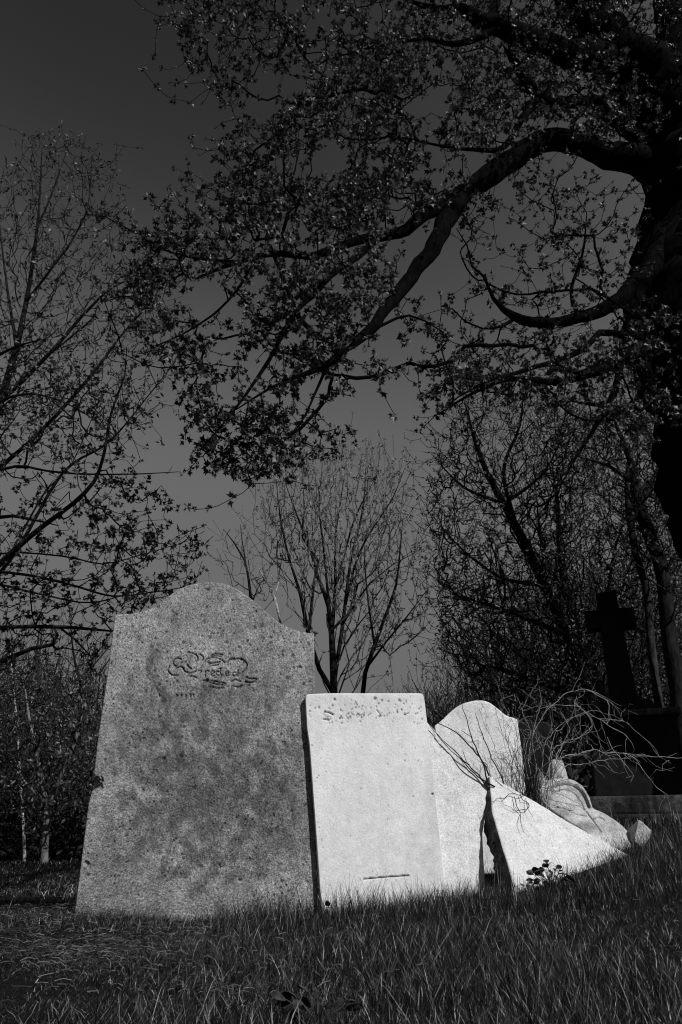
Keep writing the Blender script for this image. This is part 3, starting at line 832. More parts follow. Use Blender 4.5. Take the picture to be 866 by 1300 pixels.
Batt = np.concatenate([Batt, np.stack([rng.uniform(.6, 6.5, 1100), rng.uniform(1.6, 5, 1100), rng.uniform(6.8, 9.5, 1100)], -1)])  # unseen high crown, added to keep the limbs below in shade
bb = at(1110, 1080, Yt)
make_tree('maple_tree', (bb[0], Yt, float(ground(bb[0], Yt))), 'huge dark maple at the right edge whose leafy limbs arch over the stones', big, Batt, step=.09, r0=.0026, cap=.016, up=0.0, kcost=.10, wob=.35,
          bark=M_BARK, leafmat=M_LEAF, tmpl=TM_MAPLE, leaf=.048, leaf_every=2, sides=14, jitter=.06, tone=(0, 1), limb_k=1.15)

# ------------------------------------------------------------------ left trees
def vert_base(x, Y): return np.array([x, Y, float(ground(x, Y))])
Yl = 6.3
b1 = at(-150, 1085, Yl)
L1 = [
 px_limb([(-150, 1095, Yl, 30), (-120, 950, Yl, 24), (-95, 800, Yl, 22), (-80, 650, Yl, 20), (-70, 500, Yl, 17), (-65, 350, Yl, 12), (-60, 200, Yl, 7)], .62),
 px_limb([(-95, 800, Yl, 9), (-50, 755, 6.1, 8), (0, 716, 6.0, 6.5), (30, 688, 5.9, 6), (60, 664, 5.85, 5), (92, 640, 5.8, 4.5), (118, 612, 5.75, 4), (131, 580, 5.7, 3.4), (140, 530, 5.7, 2.6), (150, 500, 5.7, 2), (158, 478, 5.7, 1.5), (161, 440, 5.7, 1)], .62),
 px_limb([(-80, 650, Yl, 7), (-30, 610, 6.2, 4), (20, 592, 6.1, 3), (60, 598, 6.0, 2.4), (110, 602, 5.95, 2), (170, 602, 5.9, 1.4), (228, 599, 5.9, .8)], .62),
 px_limb([(-95, 760, Yl, 7), (-40, 725, 6.2, 4), (20, 728, 6.1, 3), (60, 735, 6.0, 2.6), (100, 745, 6.0, 2.4), (145, 757, 5.95, 2), (190, 752, 5.9, 1.6), (230, 746, 5.9, 1.1), (250, 733, 5.9, .8), (257, 712, 5.9, .6)], .62),
 px_limb([(-100, 830, Yl, 8), (-50, 800, 6.0, 5.5), (0, 796, 5.9, 4.5), (40, 795, 5.8, 4.2), (75, 796, 5.8, 4), (110, 798, 5.75, 3), (142, 801, 5.7, 2), (170, 790, 5.7, 1)], .62),
 px_limb([(75, 796, 5.8, 2.4), (95, 812, 5.75, 2), (114, 832, 5.7, 1.2), (120, 850, 5.7, .7)], .62),
 px_limb([(-100, 870, Yl, 10), (-40, 855, 6.0, 7), (0, 840, 5.9, 5.5), (40, 823, 5.85, 4.5), (66, 818, 5.8, 4.2), (73, 806, 5.8, 3.6), (68, 794, 5.8, 3)], .62),
 px_limb([(-85, 770, Yl, 5), (-20, 742, 6.0, 2.6), (40, 752, 5.9, 2), (100, 765, 5.85, 1.8), (135, 762, 5.8, 1.5), (180, 748, 5.8, 1), (238, 733, 5.8, .6)], .62),
 px_limb([(-85, 730, Yl, 5), (0, 703, 6.1, 2.2), (80, 706, 6.0, 1.8), (130, 716, 6.0, 1.5), (170, 707, 5.95, 1.1), (245, 685, 5.9, .6)], .62),
 px_limb([(-80, 690, Yl, 6), (0, 658, 6.1, 4), (40, 660, 6.0, 3), (75, 668, 5.9, 2)], .62),
 px_limb([(-75, 560, Yl, 7), (-20, 520, 6.0, 4), (30, 500, 5.9, 2.4), (80, 510, 5.8, 1.6), (130, 540, 5.8, 1), (160, 570, 5.8, .7)], .62),
 px_limb([(-75, 520, Yl, 6), (-30, 470, 6.0, 4), (20, 440, 5.9, 2.4), (60, 430, 5.9, 1.4)], .62),
 px_limb([(20, 690, 5.95, 2.4), (60, 620, 5.9, 1.8), (90, 590, 5.9, 1.2), (130, 500, 5.8, .7)], .62),
]
a1 = regions([([(-60, 430), (-60, 860), (60, 840), (140, 830), (250, 760), (255, 690), (190, 640), (160, 560), (100, 480)], 850, 5.3, 6.8),
              ([(100, 640), (140, 780), (250, 745), (255, 680), (220, 650)], 170, 5.6, 6.2),
              ([(-60, 400), (60, 400), (70, 470), (170, 480), (180, 530), (90, 560), (-60, 600)], 420, 5.4, 6.8),
              ([(60, 480), (220, 590), (225, 640), (130, 640), (60, 560)], 50, 5.6, 6.2),
              ([(-60, 640), (-60, 800), (130, 790), (100, 690)], 70, 5.5, 6.4)])
make_tree('leafing_tree', vert_base(b1[0], Yl), 'tree off the left edge reaching long thin horizontal branches over the grey gravestone', L1, a1, step=.12, r0=.0032, cap=.012, up=.1, kcost=.08, wob=.4,
          bark=M_BARK2, leafmat=M_LEAF, tmpl=TM_MAPLE, leaf=.052, leaf_every=3, leaf_keep=.7, sides=8)
Yl2 = 7.6
b2 = at(20, 1085, Yl2)
L2 = [px_limb([(-100, 1090, Yl2, 16), (-70, 850, Yl2, 12), (-30, 620, Yl2, 10), (0, 510, Yl2, 8), (20, 440, Yl2, 6.5), (32, 385, Yl2, 5), (40, 340, Yl2, 4), (47, 290, Yl2, 3), (51, 240, Yl2, 2), (54, 180, Yl2, 1.2)], .6),
      px_limb([(47, 290, Yl2, 2.4), (62, 255, 7.5, 2), (75, 220, 7.5, 1.5), (88, 180, 7.5, .9)], .6),
      px_limb([(32, 385, Yl2, 3), (70, 335, 7.4, 2.4), (95, 300, 7.3, 2), (112, 260, 7.3, 1.5), (117, 195, 7.3, .9)], .6),
      px_limb([(0, 510, Yl2, 5), (60, 452, 7.3, 4), (101, 405, 7.2, 3.2), (136, 370, 7.1, 2.2), (170, 350, 7.1, 1.4), (190, 330, 7.1, .8)], .6),
      px_limb([(20, 440, Yl2, 3.4), (10, 370, 7.7, 2.6), (5, 330, 7.7, 2), (-5, 240, 7.8, 1)], .6),
      px_limb([(60, 452, 7.3, 2.4), (120, 402, 7.2, 1.8), (100, 400, 7.2, 1)], .6),
      px_limb([(-30, 620, Yl2, 5), (60, 540, 7.3, 4), (120, 472, 7.1, 3.2), (150, 430, 7.0, 2.4), (177, 399, 7.0, 1.8), (200, 360, 7.0, 1.2), (215, 330, 7, .8)], .6),
      px_limb([(-60, 800, Yl2, 5), (20, 700, 7.4, 4), (80, 600, 7.3, 3), (140, 560, 7.2, 2), (190, 500, 7.2, 1.4), (230, 450, 7.2, .8)], .6)]
a2 = regions([([(-30, 250), (20, 190), (50, 165), (90, 170), (120, 185), (150, 230), (160, 280), (150, 330), (190, 330), (210, 380), (150, 460), (60, 520), (-30, 540)], 1500, 6.7, 8.3),
              ([(150, 340), (220, 330), (250, 450), (180, 560), (120, 560)], 300, 6.7, 7.5)])
make_tree('budding_tree', vert_base(b2[0], Yl2), 'thin budding tree at upper left with pale lit stem reaching up into the sky', L2, a2, step=.13, r0=.003, cap=.012, up=.45, kcost=.08, wob=.3,
          bark=M_BARK2, leafmat=M_LEAF, tmpl=TM_BUD, leaf=.065, leaf_every=1, leaf_keep=.7, sides=7)

# ------------------------------------------------------------------ mid trees behind the stones
def to_ground(px, py, Y, rpx):
    q = at(px, py, Y)
    gz_ = float(ground(q[0], Y))
    return [[q[0], q[1], gz_ - .1, rpx * 1.3 * pxm(px, py, Y)], [q[0], q[1], (gz_ + q[2]) / 2, rpx * 1.1 * pxm(px, py, Y)]]
Ym = 13.0
def fan(rows, k=.62):
    out = []
    for i, r in enumerate(rows):
        w = px_limb(r, k)
        if i == 0: w = to_ground(r[0][0], r[0][1], r[0][2], r[0][3] * k) + w
        out.append(w)
    return out
M1 = fan([[(424, 880, Ym, 8), (422, 826, Ym, 7), (418, 769, Ym, 5), (404, 733, Ym, 3.5), (395, 700, Ym, 2.5), (372, 640, Ym, 1.5), (358, 600, Ym, .9)],
          [(424, 880, Ym, 6), (405, 850, 12.8, 5), (391, 801, 12.7, 4.5), (382, 755, 12.7, 3.6), (368, 712, 12.7, 2.6), (357, 662, 12.7, 1.8), (350, 600, 12.7, 1)],
          [(393, 798, 12.7, 3.6), (398, 740, 12.9, 3), (404, 712, 12.9, 2.6), (384, 683, 12.9, 2.2), (386, 647, 12.9, 1.6), (384, 600, 12.9, .9)],
          [(422, 800, Ym, 4), (425, 740, 13.3, 3.2), (425, 690, 13.3, 2.4), (430, 650, 13.3, 1.8), (438, 600, 13.3, 1)],
          [(424, 870, Ym, 5), (429, 840, 13.2, 4.5), (436, 790, 13.2, 4), (440, 755, 13.2, 3.4), (446, 708, 13.2, 2.8), (461, 647, 13.2, 2), (465, 583, 13.2, .9)],
          [(438, 770, 13.2, 3), (455, 705, 12.8, 2.4), (475, 668, 12.8, 2), (498, 634, 12.8, 1.4), (515, 592, 12.8, .8)],
          [(418, 769, Ym, 3), (410, 690, 13.4, 2.2), (405, 640, 13.5, 1.5), (410, 585, 13.5, .8)],
          [(436, 790, 13.2, 2.6), (470, 740, 12.6, 1.8), (500, 716, 12.6, 1.2), (530, 700, 12.6, .8)],
          [(428, 740, 13.2, 2.6), (450, 660, 13.5, 1.8), (480, 600, 13.5, 1)]])
am1 = regions([([(330, 620), (345, 590), (400, 565), (470, 562), (510, 585), (520, 620), (505, 680), (480, 720), (440, 760), (380, 740), (340, 690)], 1100, 11.6, 14.6),
               ([(380, 740), (480, 720), (520, 780), (460, 860), (400, 840)], 120, 12, 14)])
bm_ = M1[0][0]
make_tree('multi_stem_tree', vert_base(bm_[0], Ym), 'bare many-stemmed tree fanning upward with pale buds, in the centre behind the slabs', M1, am1, step=.3, r0=.0055, cap=.03, up=.75, kcost=.05, wob=.22,
          bark=M_BARK2, twigmat=M_TWIGP, leafmat=M_BUDL, tmpl=TM_BUSH, leaf=.055, leaf_every=2, leaf_keep=.8, sides=7)
Yn = 11.5
M2 = fan([[(459, 890, Yn, 5), (463, 855, Yn, 4.4), (475, 820, Yn, 3.8), (487, 788, Yn, 3.2), (503, 742, Yn, 2.5), (508, 694, Yn, 1.6), (512, 655, Yn, .8)],
          [(475, 815, Yn, 2.6), (468, 770, Yn, 2), (463, 720, 11.6, 1.4), (462, 690, 11.6, .8)],
          [(464, 850, Yn, 2.8), (490, 815, 11.3, 2.2), (515, 785, 11.2, 1.6), (545, 745, 11.2, .8)]])
am2 = regions([([(460, 720), (500, 650), (540, 670), (560, 740), (545, 800), (500, 830), (470, 830)], 240, 10.6, 12.4)])
make_tree('young_tree', vert_base(M2[0][0][0], Yn), 'slender young tree with one curving stem just right of the many-stemmed tree', M2, am2, step=.28, r0=.0045, cap=.02, up=.6, kcost=.05, wob=.25,
          bark=M_BARK2, twigmat=M_TWIGP, leafmat=M_BUDL, tmpl=TM_BUSH, leaf=.045, leaf_every=4, sides=6)
M3 = fan([[(319, 800, 12, 4), (318, 750, 12, 3), (311, 712, 12, 2.2), (298, 690, 12, 1.6), (284, 672, 12, .8)],
          [(318, 750, 12, 2), (308, 690, 12, 1.2), (305, 665, 12, .7)]])
make_tree('small_bare_tree', vert_base(M3[0][0][0], 12), 'small bare tree showing above the humped top of the grey gravestone', M3,
          regions([([(265, 690), (290, 665), (320, 670), (345, 700), (350, 760), (300, 760)], 130, 11.3, 12.7)]), step=.28, r0=.0045, cap=.02, up=.6, kcost=.05,
          bark=M_BARK2, twigmat=M_TWIGP, leafmat=M_BUDL, tmpl=TM_BUD, leaf=.05, leaf_every=6, sides=6)
M4 = fan([[(359, 830, 10, 3), (355, 785, 10, 2.4), (347, 750, 10, 2), (335, 735, 10, 1.5), (327, 718, 10, .9)], [(349, 760, 10, 1.6), (352, 745, 10, 1), (354, 738, 10, .7)]])
make_tree('pale_sapling', vert_base(M4[0][0][0], 10), 'pale leafless sapling between the grey gravestone hump and the many-stemmed tree', M4,
          regions([([(325, 715), (350, 730), (362, 780), (340, 770)], 14, 9.7, 10.3)]), step=.25, r0=.004, cap=.01, up=.7, kcost=.05, bark=M_BARKP, leafmat=M_BUDL, leaf=.04, leaf_every=0, sides=6)

# ------------------------------------------------------------------ right background trees
R1 = fan([[(790, 1020, 9.5, 13), (768, 940, 9.5, 11), (745, 880, 9.5, 10), (720, 806, 9.5, 9), (690, 742, 9.5, 8), (662, 682, 9.5, 7), (640, 640, 9.5, 6), (618, 600, 9.5, 4.5), (600, 553, 9.5, 3), (588, 505, 9.5, 1.4)],
          [(662, 690, 9.5, 4), (640, 600, 9.3, 3), (660, 540, 9.2, 2), (665, 490, 9.2, 1)],
          [(720, 806, 9.5, 4.5), (680, 790, 9.2, 3.4), (640, 775, 9, 2.6), (620, 768, 9, 1.8), (560, 750, 8.8, 1)],
          [(690, 742, 9.5, 4), (640, 735, 9.9, 2.6), (590, 700, 10, 1.6), (545, 650, 10, .9)],
          [(640, 640, 9.5, 3), (590, 620, 9.2, 2), (550, 580, 9.1, 1)],
          [(640, 640, 9.5, 3), (690, 600, 9.6, 2), (720, 540, 9.6, 1)],
          [(750, 890, 9.5, 4), (690, 870, 9.2, 3), (640, 850, 9, 2), (590, 840, 9, 1)]], .82)
ra1 = regions([([(540, 640), (555, 560), (590, 505), (660, 490), (740, 500), (760, 600), (740, 700), (700, 740), (640, 800), (560, 760)], 4200, 8.2, 11),
               ([(545, 740), (740, 740), (740, 880), (600, 880), (560, 820)], 1800, 8.2, 10.6)])
make_tree('bare_tree', vert_base(R1[0][0][0], 9.5), 'tall bare tree leaning left behind the white stones, its crown filling the right middle', R1, ra1, step=.2, r0=.0036, cap=.015, up=.35, kcost=.06, wob=.3,
          bark=M_BARK, leafmat=M_BUD, tmpl=TM_BUD, leaf=.055, leaf_every=1, leaf_keep=.6, sides=9)
R2 = fan([[(800, 1020, 11, 11), (785, 940, 11, 10), (765, 880, 11, 9), (742, 835, 11, 8), (722, 765, 11, 7), (712, 700, 11, 5), (708, 640, 11, 3), (700, 580, 11, 1.5)],
          [(742, 835, 11, 4), (770, 760, 11.2, 3), (780, 700, 11.3, 2), (800, 640, 11.3, 1)],
          [(722, 765, 11, 4), (690, 700, 10.8, 3), (680, 620, 10.8, 1.2)]], .82)
ra2 = regions([([(680, 520), (860, 520), (870, 900), (720, 900), (690, 760)], 4200, 10, 13)])
make_tree('bare_tree', vert_base(R2[0][0][0], 11), 'dark bare tree standing directly behind the stone cross', R2, ra2, step=.25, r0=.0042, cap=.018, up=.4, kcost=.06, wob=.3,
          bark=M_BARK, leafmat=M_BUD, tmpl=TM_BUD, leaf=.07, leaf_every=2, sides=9)
R3 = fan([[(872, 1010, 8, 16), (868, 960, 8, 15), (860, 900, 8, 14), (850, 820, 8, 12), (844, 755, 8, 11), (834, 706, 8, 10), (818, 665, 8, 10), (810, 640, 8, 10), (806, 600, 8, 6), (792, 560, 8, 4), (775, 520, 8, 2)],
          [(812, 640, 8, 6), (850, 570, 8.2, 4), (858, 500, 8.2, 2), (850, 440, 8.2, 1)],
          [(800, 610, 8, 4), (770, 590, 7.8, 2.5), (735, 580, 7.8, 1.2)]], .82)
ra3 = regions([([(740, 480), (900, 440), (920, 700), (860, 720), (760, 680)], 1500, 7.2, 9)])
make_tree('forked_tree', vert_base(R3[0][0][0], 8), 'crooked dark tree at the right edge beside the stone cross', R3, ra3, step=.2, r0=.0035, cap=.02, up=.4, kcost=.06, wob=.3,
          bark=M_BARK2, leafmat=M_BUD, tmpl=TM_BUD, leaf=.05, leaf_every=3, sides=9)
R4 = fan([[(856, 1010, 8.3, 9), (848, 940, 8.3, 8), (834, 890, 8.3, 7), (824, 807, 8.3, 6.5), (818, 743, 8.3, 6), (806, 706, 8.3, 6), (799, 662, 8.3, 5), (796, 600, 8.3, 3), (812, 540, 8.3, 1.5)]], .82)
make_tree('pale_barked_tree', vert_base(R4[0][0][0], 8.3), 'thin tree with patchy pale bark between the stone cross and the crooked dark tree', R4,
          regions([([(770, 560), (860, 540), (850, 680), (780, 700)], 160, 7.8, 9)]), step=.2, r0=.0035, cap=.012, up=.4, kcost=.06, wob=.3, bark=bark_mat('patchy_bark', .006, .05, (14, 14, 9), .02), twigmat=M_BARK2,
          leafmat=M_BUD, leaf=.05, leaf_every=4, sides=8)

# ------------------------------------------------------------------ left wood
Lf = 15.0
T5 = fan([[(56, 1092, Lf, 8), (57, 1060, Lf, 7), (60, 1030, Lf, 7), (55, 1000, Lf, 5), (45, 950, Lf, 4), (35, 900, Lf, 2.5), (30, 850, Lf, 1.2)],
          [(60, 1030, Lf, 5), (75, 990, 14.8, 4), (95, 940, 14.7, 3), (110, 880, 14.7, 1.5)],
          [(58, 1020, Lf, 4), (30, 990, 14.8, 3), (5, 960, 14.7, 2)], [(70, 1000, 14.8, 3), (100, 985, 14.5, 2), (130, 970, 14.5, 1)]])
make_tree('spreading_tree', vert_base(T5[0][0][0], Lf), 'low spreading tree with a pale lit trunk on the lawn left of the grey gravestone', T5,
          regions([([(-30, 870), (40, 840), (120, 850), (150, 900), (145, 1000), (110, 1030), (20, 1030), (-20, 980)], 1500, 13.6, 16.4)]), step=.35, r0=.007, cap=.035, up=.35, kcost=.06, wob=.3,
          bark=bark_mat('lit_grey_bark', .08, .22), twigmat=M_BARKFAR, leafmat=M_BUD, leaf=.10, leaf_every=2, sides=8)
T6 = fan([[(31, 1090, 17, 3.5), (29, 1040, 17, 3), (24, 960, 17, 2.5), (18, 880, 17, 1.6), (12, 820, 17, .8)]])
make_tree('birch_tree', vert_base(T6[0][0][0], 17), 'thin white birch trunk at the wood edge, far left', T6, regions([([(-10, 810), (50, 810), (60, 980), (0, 980)], 120, 16.2, 17.8)]), step=.4, r0=.007, cap=.02, up=.7,
          bark=M_BARKP, twigmat=M_BARKFAR, leafmat=M_BUD, leaf=.08, leaf_every=5, sides=6)

# generic bare trees of the far wood: three kinds, copied
def generic(seed, H, Wd, label, name, group, n=420, leafmat=M_BUD, leaf=.11, up=.7):
    r2 = np.random.default_rng(seed)
    limbs = [[[0, 0, -.2, .16], [r2.normal() * .1, r2.normal() * .1, H * .25, .13], [r2.normal() * .3, r2.normal() * .3, H * .55, .09], [r2.normal() * .5, r2.normal() * .4, H * .9, .03]]]
    for k in range(6):
        a = k * 1.05 + r2.random(); z = H * (.2 + .09 * k)
        limbs.append([[0, 0, z, .07], [math.cos(a) * Wd * .25, math.sin(a) * Wd * .25, z + H * .15, .045], [math.cos(a) * Wd * .42, math.sin(a) * Wd * .42, z + H * .33, .015]])
    P = []
    while len(P) < n:
        q = r2.uniform(-1, 1, 3)
        if q[0] ** 2 + q[1] ** 2 + q[2] ** 2 < 1: P.append([q[0] * Wd / 2, q[1] * Wd / 2, H * .6 + q[2] * H * .42])
    return make_tree(name, (0, 0, 0), label, limbs, P, step=.4, r0=.009, cap=.05, up=up, kcost=.05, wob=.3, bark=M_BARKFAR, leafmat=leafmat, leaf=leaf, leaf_every=2, sides=6, group=group)
GL = 'bare tree in the far wood behind the gravestones'
kinds = [generic(11, 8.5, 6, GL, 'wood_tree', 'bare trees of the far wood'), generic(12, 7.5, 5, GL, 'wood_tree', 'bare trees of the far wood', 480), generic(13, 9.5, 6.5, GL, 'wood_tree', 'bare trees of the far wood', 460)]
def copy_tree(o, loc, rz, s, label=None):
    c = o.copy(); COL.objects.link(c)
    c.location = loc; c.rotation_euler = (0, 0, rz); c.scale = (s, s, s)
    if label: c['label'] = label
    for ch in o.children:
        d = ch.copy(); COL.objects.link(d); d.parent = c
    return c
spots = []
for px, Y, s in [(-40, 20, .8), (10, 24, .85), (70, 22, .8), (120, 25, .9), (40, 30, 1.0), (-10, 34, 1.1), (100, 33, 1.05), (160, 36, 1.1),
                 (330, 34, .72), (400, 36, .75), (455, 32, .62), (500, 31, .68), (545, 30, .8), (580, 26, .8), (620, 22, .8), (665, 20, .75), (715, 19, .85), (760, 17, .85), (810, 18, .9), (860, 16, .9),
                 (600, 34, 1.15), (690, 28, 1.25), (790, 26, 1.2), (870, 24, 1.1), (920, 18, 1), (640, 16, .62), (700, 15, .6), (570, 19, .55), (840, 13, .62), (770, 13.5, .6), (620, 28, 1.0), (560, 33, .9), (740, 30, 1.3), (830, 29, 1.3), (900, 27, 1.3), (655, 25, 1.05), (800, 21, 1.05), (735, 23, 1.1), (20, 18, .62), (90, 19, .66), (60, 28, .95), (130, 20, .7), (-30, 27, 1), (145, 28, .9)]:
    x = (px - 433) / F * 1.05 * Y
    spots.append((x, Y, s))
first = [True] * 3
for i, (x, Y, s) in enumerate(spots):
    k = i % 3; s *= random.uniform(.92, 1.08)
    loc = (x, Y, float(ground(x, Y)) - .05); rz = random.uniform(0, 6.28)
    if first[k]:
        first[k] = False
        o = kinds[k]; o.location = loc; o.rotation_euler = (0, 0, rz); o.scale = (s, s, s)
    else: copy_tree(kinds[k], loc, rz, s)

# undergrowth : one uncountable mass of shrubs along the wood's edge
P = []
def band(x0, x1, y0, y1, h, n, top=1.0):
    for _ in range(n):
        x, y = rng.uniform(x0, x1), rng.uniform(y0, y1)
        hh = h * (.6 + .5 * (mn.noise(Vector((x * .5, y * .3, 1))) + .5) + .25 * mn.noise(Vector((x * 2, y, 4))))
        P.append((x, y, float(ground(x, y)) + rng.random() ** .8 * hh))
band(-34, -3, 26, 36, 4.2, 16000)
band(-16, -5.5, 17, 22, 1.6, 8000)
band(-8, 22, 28, 38, 3.6, 14000)
band(2, 16, 14, 22, 2.0, 14000)
band(3.6, 14, 9.5, 13, 1.2, 7000)
band(.9, 3.6, 10, 13, 1.0, 3500)
uv, ut, utn = scatter(TM_BUSH, P, .16, 0, 1)
o = link('undergrowth', mesh_np('undergrowth', uv, tris=ut, mats=[M_HEDGE], tone=utn))
tag(o, 'dark tangled undergrowth massed along the edge of the wood', 'undergrowth', kind='stuff')

# ------------------------------------------------------------------ bramble
Yb = 3.78
canes = [
 [(674, 1030), (672, 965), (688, 912), (716, 882), (730, 876), (747, 876), (768, 888), (783, 903), (788, 916)],
 [(676, 1030), (690, 960), (702, 930), (720, 915), (742, 908), (752, 902), (765, 905), (772, 915)],
 [(677, 1030), (700, 945), (712, 924), (728, 912), (745, 904), (762, 914), (788, 916), (805, 926), (818, 936), (830, 946), (838, 961)],
 [(680, 1030), (705, 975), (735, 958), (757, 952), (766, 956), (800, 958), (825, 960), (866, 963), (900, 968)],
 [(680, 1030), (712, 982), (742, 970), (767, 965), (790, 964), (812, 959), (830, 962)],
 [(678, 1030), (708, 958), (730, 938), (752, 925), (745, 906), (735, 896), (722, 893), (700, 895), (680, 905)],
 [(678, 1030), (700, 962), (716, 945), (740, 932), (753, 922)],
 [(790, 956), (803, 962), (815, 975), (824, 986), (834, 1000), (850, 1012)],
 [(765, 915), (780, 925), (795, 935), (803, 950), (800, 958)],
 [(674, 1030), (660, 980), (655, 930), (644, 905), (636, 890), (655, 882), (656, 890)],
 [(672, 1030), (652, 985), (640, 945), (632, 915), (628, 898)],
 [(670, 1030), (645, 990), (628, 945), (616, 922), (608, 901)],
 [(672, 1030), (668, 970), (674, 930), (664, 905), (668, 890)],
 [(673, 1030), (680, 975), (677, 940), (688, 895), (684, 872)],
 [(676, 1030), (694, 985), (708, 960), (716, 940), (722, 925), (712, 905)],
 [(671, 1030), (662, 985), (645, 950), (650, 920)],
 [(730, 893), (742, 903), (752, 915), (760, 935), (766, 955)],
 [(745, 876), (770, 890), (772, 905), (771, 918)],
 [(700, 988), (712, 1000), (705, 1018), (702, 1030)],
 [(690, 1000), (715, 1010), (735, 1020), (748, 1033), (752, 1050)],
 [(685, 1005), (705, 1018), (725, 1028), (742, 1036)],
 [(770, 935), (776, 950), (790, 965), (806, 985), (800, 992)],
]
dark = [
 [(640, 1040), (623, 1003), (600, 976), (569, 946), (553, 930), (544, 919)],
 [(640, 1040), (621, 997), (611, 966), (588, 940), (563, 922), (553, 914), (566, 889), (562, 876)],
 [(640, 1040), (620, 985), (602, 947), (592, 915), (585, 893)],
 [(642, 1040), (628, 1000), (606, 985), (588, 968), (570, 950), (556, 935)],
 [(645, 1040), (640, 995), (622, 955), (612, 930), (603, 905)],
 [(672, 1006), (660, 1010), (648, 1009), (641, 1015), (633, 1014), (626, 1019), (620, 1016)],
 [(660, 1008), (664, 1015), (673, 1019), (670, 1027), (655, 1029), (650, 1024), (641, 1021), (637, 1012)],
 [(652, 1012), (655, 1024), (660, 1032), (659, 1044), (664, 1058)],
 [(668, 1014), (671, 1030), (676, 1038)],
]
broot_p = at(676, 1035, Yb)
bz = float(ground(broot_p[0], Yb))
bush = empty('bramble_bush', (broot_p[0], Yb, bz), label='leafless bramble bush with pale arching canes between the white stones', cat='bush')
bo = np.array([broot_p[0], Yb, bz])
def on_plane(px, py, anchor, yaw, lean, off):
    yaw, lean = math.radians(yaw), math.radians(lean)
    n = np.array([math.sin(yaw) * math.cos(lean), -math.cos(yaw) * math.cos(lean), math.sin(lean)])
    C0 = np.array([0, 0, CAM_H]); r = ray(px, py)
    return C0 + r * (((at(*anchor) + n * off - C0) @ n) / (r @ n))
def canes_mesh(rows, Y, r0, sub, name, mat, spread, towards):
    tb = Tubes(); rg = np.random.default_rng(4)
    for r in rows:
        if r[0][1] > 1025 and not callable(Y):
            start = [bo + np.r_[rg.normal() * .025, rg.normal() * .02, 0]] if name == 'canes' else [at(r[0][0], r[0][1], Y)]
            if name != 'canes': start = [np.array([start[0][0], start[0][1], float(ground(start[0][0], start[0][1]))])]
        else: start = []
        dY = rg.uniform(-spread, spread); rest = r[1:] if start else r
        if callable(Y): start = []; pts = [Y(px, py, i) for i, (px, py) in enumerate(r)]
        else: pts = start + [at(px, py, Y + towards + dY * (i + 1) / len(rest)) for i, (px, py) in enumerate(rest)]
        p = spline(np.array(pts), .02)
        w_ = np.zeros(3); q_ = []
        for _k in range(len(p)):
            w_ = w_ * .8 + rg.normal(size=3) * .0022; q_.append(w_.copy())
        p = p + np.array(q_)
        rad = np.linspace(r0 * rg.uniform(.8, 1.2), r0 * .4, len(p))
        tb.add(p, rad)
        for k in range(int(len(p) * sub)):           # side twigs
            i = rg.integers(len(p) // 3, len(p)); d = rg.normal(size=3); d /= np.linalg.norm(d)
            t = p[min(i + 1, len(p) - 1)] - p[i - 1]; t /= np.linalg.norm(t) + 1e-9
            L = rg.uniform(.04, .2) if Y == Yb else rg.uniform(.02, .08); q = [p[i]]
            dirn = t * .7 + d * .8
            for s_ in range(6):
                q.append(q[-1] + dirn / np.linalg.norm(dirn) * L / 6); dirn = dirn + rg.normal(size=3) * .28 - np.array([0, 0, .05])
            tb.add(q, np.linspace(rad[i] * .55, r0 * .3, 7))
            if rg.random() < .5:
                dd = dirn + rg.normal(size=3) * 1.2; tb.add([q[3], q[3] + dd / np.linalg.norm(dd) * L * .3], [r0 * .3, r0 * .18])
            tb.add([p[i] - t * .003, p[i] + t * .003], [rad[i] * 1.5, rad[i] * 1.4])   # bud knots
    v, q = tb.arrays(5)
    return link(name, mesh_np(name, v - bo, quads=q, mats=[mat]), bush)
canes_mesh(canes, Yb, .0024, .26, 'canes', M_CANE, .22, 0)
rg = np.random.default_rng(9)
short = []
for k in range(46):
    x = rg.normal(676, 12); y = rg.uniform(930, 985)
    short.append([(672 + rg.normal() * 5, 1030), ((x + 672) / 2 + rg.normal() * 4, 1000), (x + rg.normal() * 5, (y + 1000) / 2), (x + (x - 674) * .5, y)])
canes_mesh(short, Yb - .03, .0020, .05, 'canes', M_CANED, .15, 0).name = 'short_canes'
canes_mesh([d[1:] for d in dark[:5]], lambda px, py, i: on_plane(px, py, (560, 1125, 3.36), 16, 10, .012 + .004 * (i % 3)), .0036, .08, 'dark_canes', M_CANED, 0, 0)
canes_mesh(dark[5:], lambda px, py, i: on_plane(px, py, (655, 1128, 3.22), 22, 33, .012 + .008 * (i % 2)), .0019, .1, 'draped_canes', M_CANED, 0, 0)

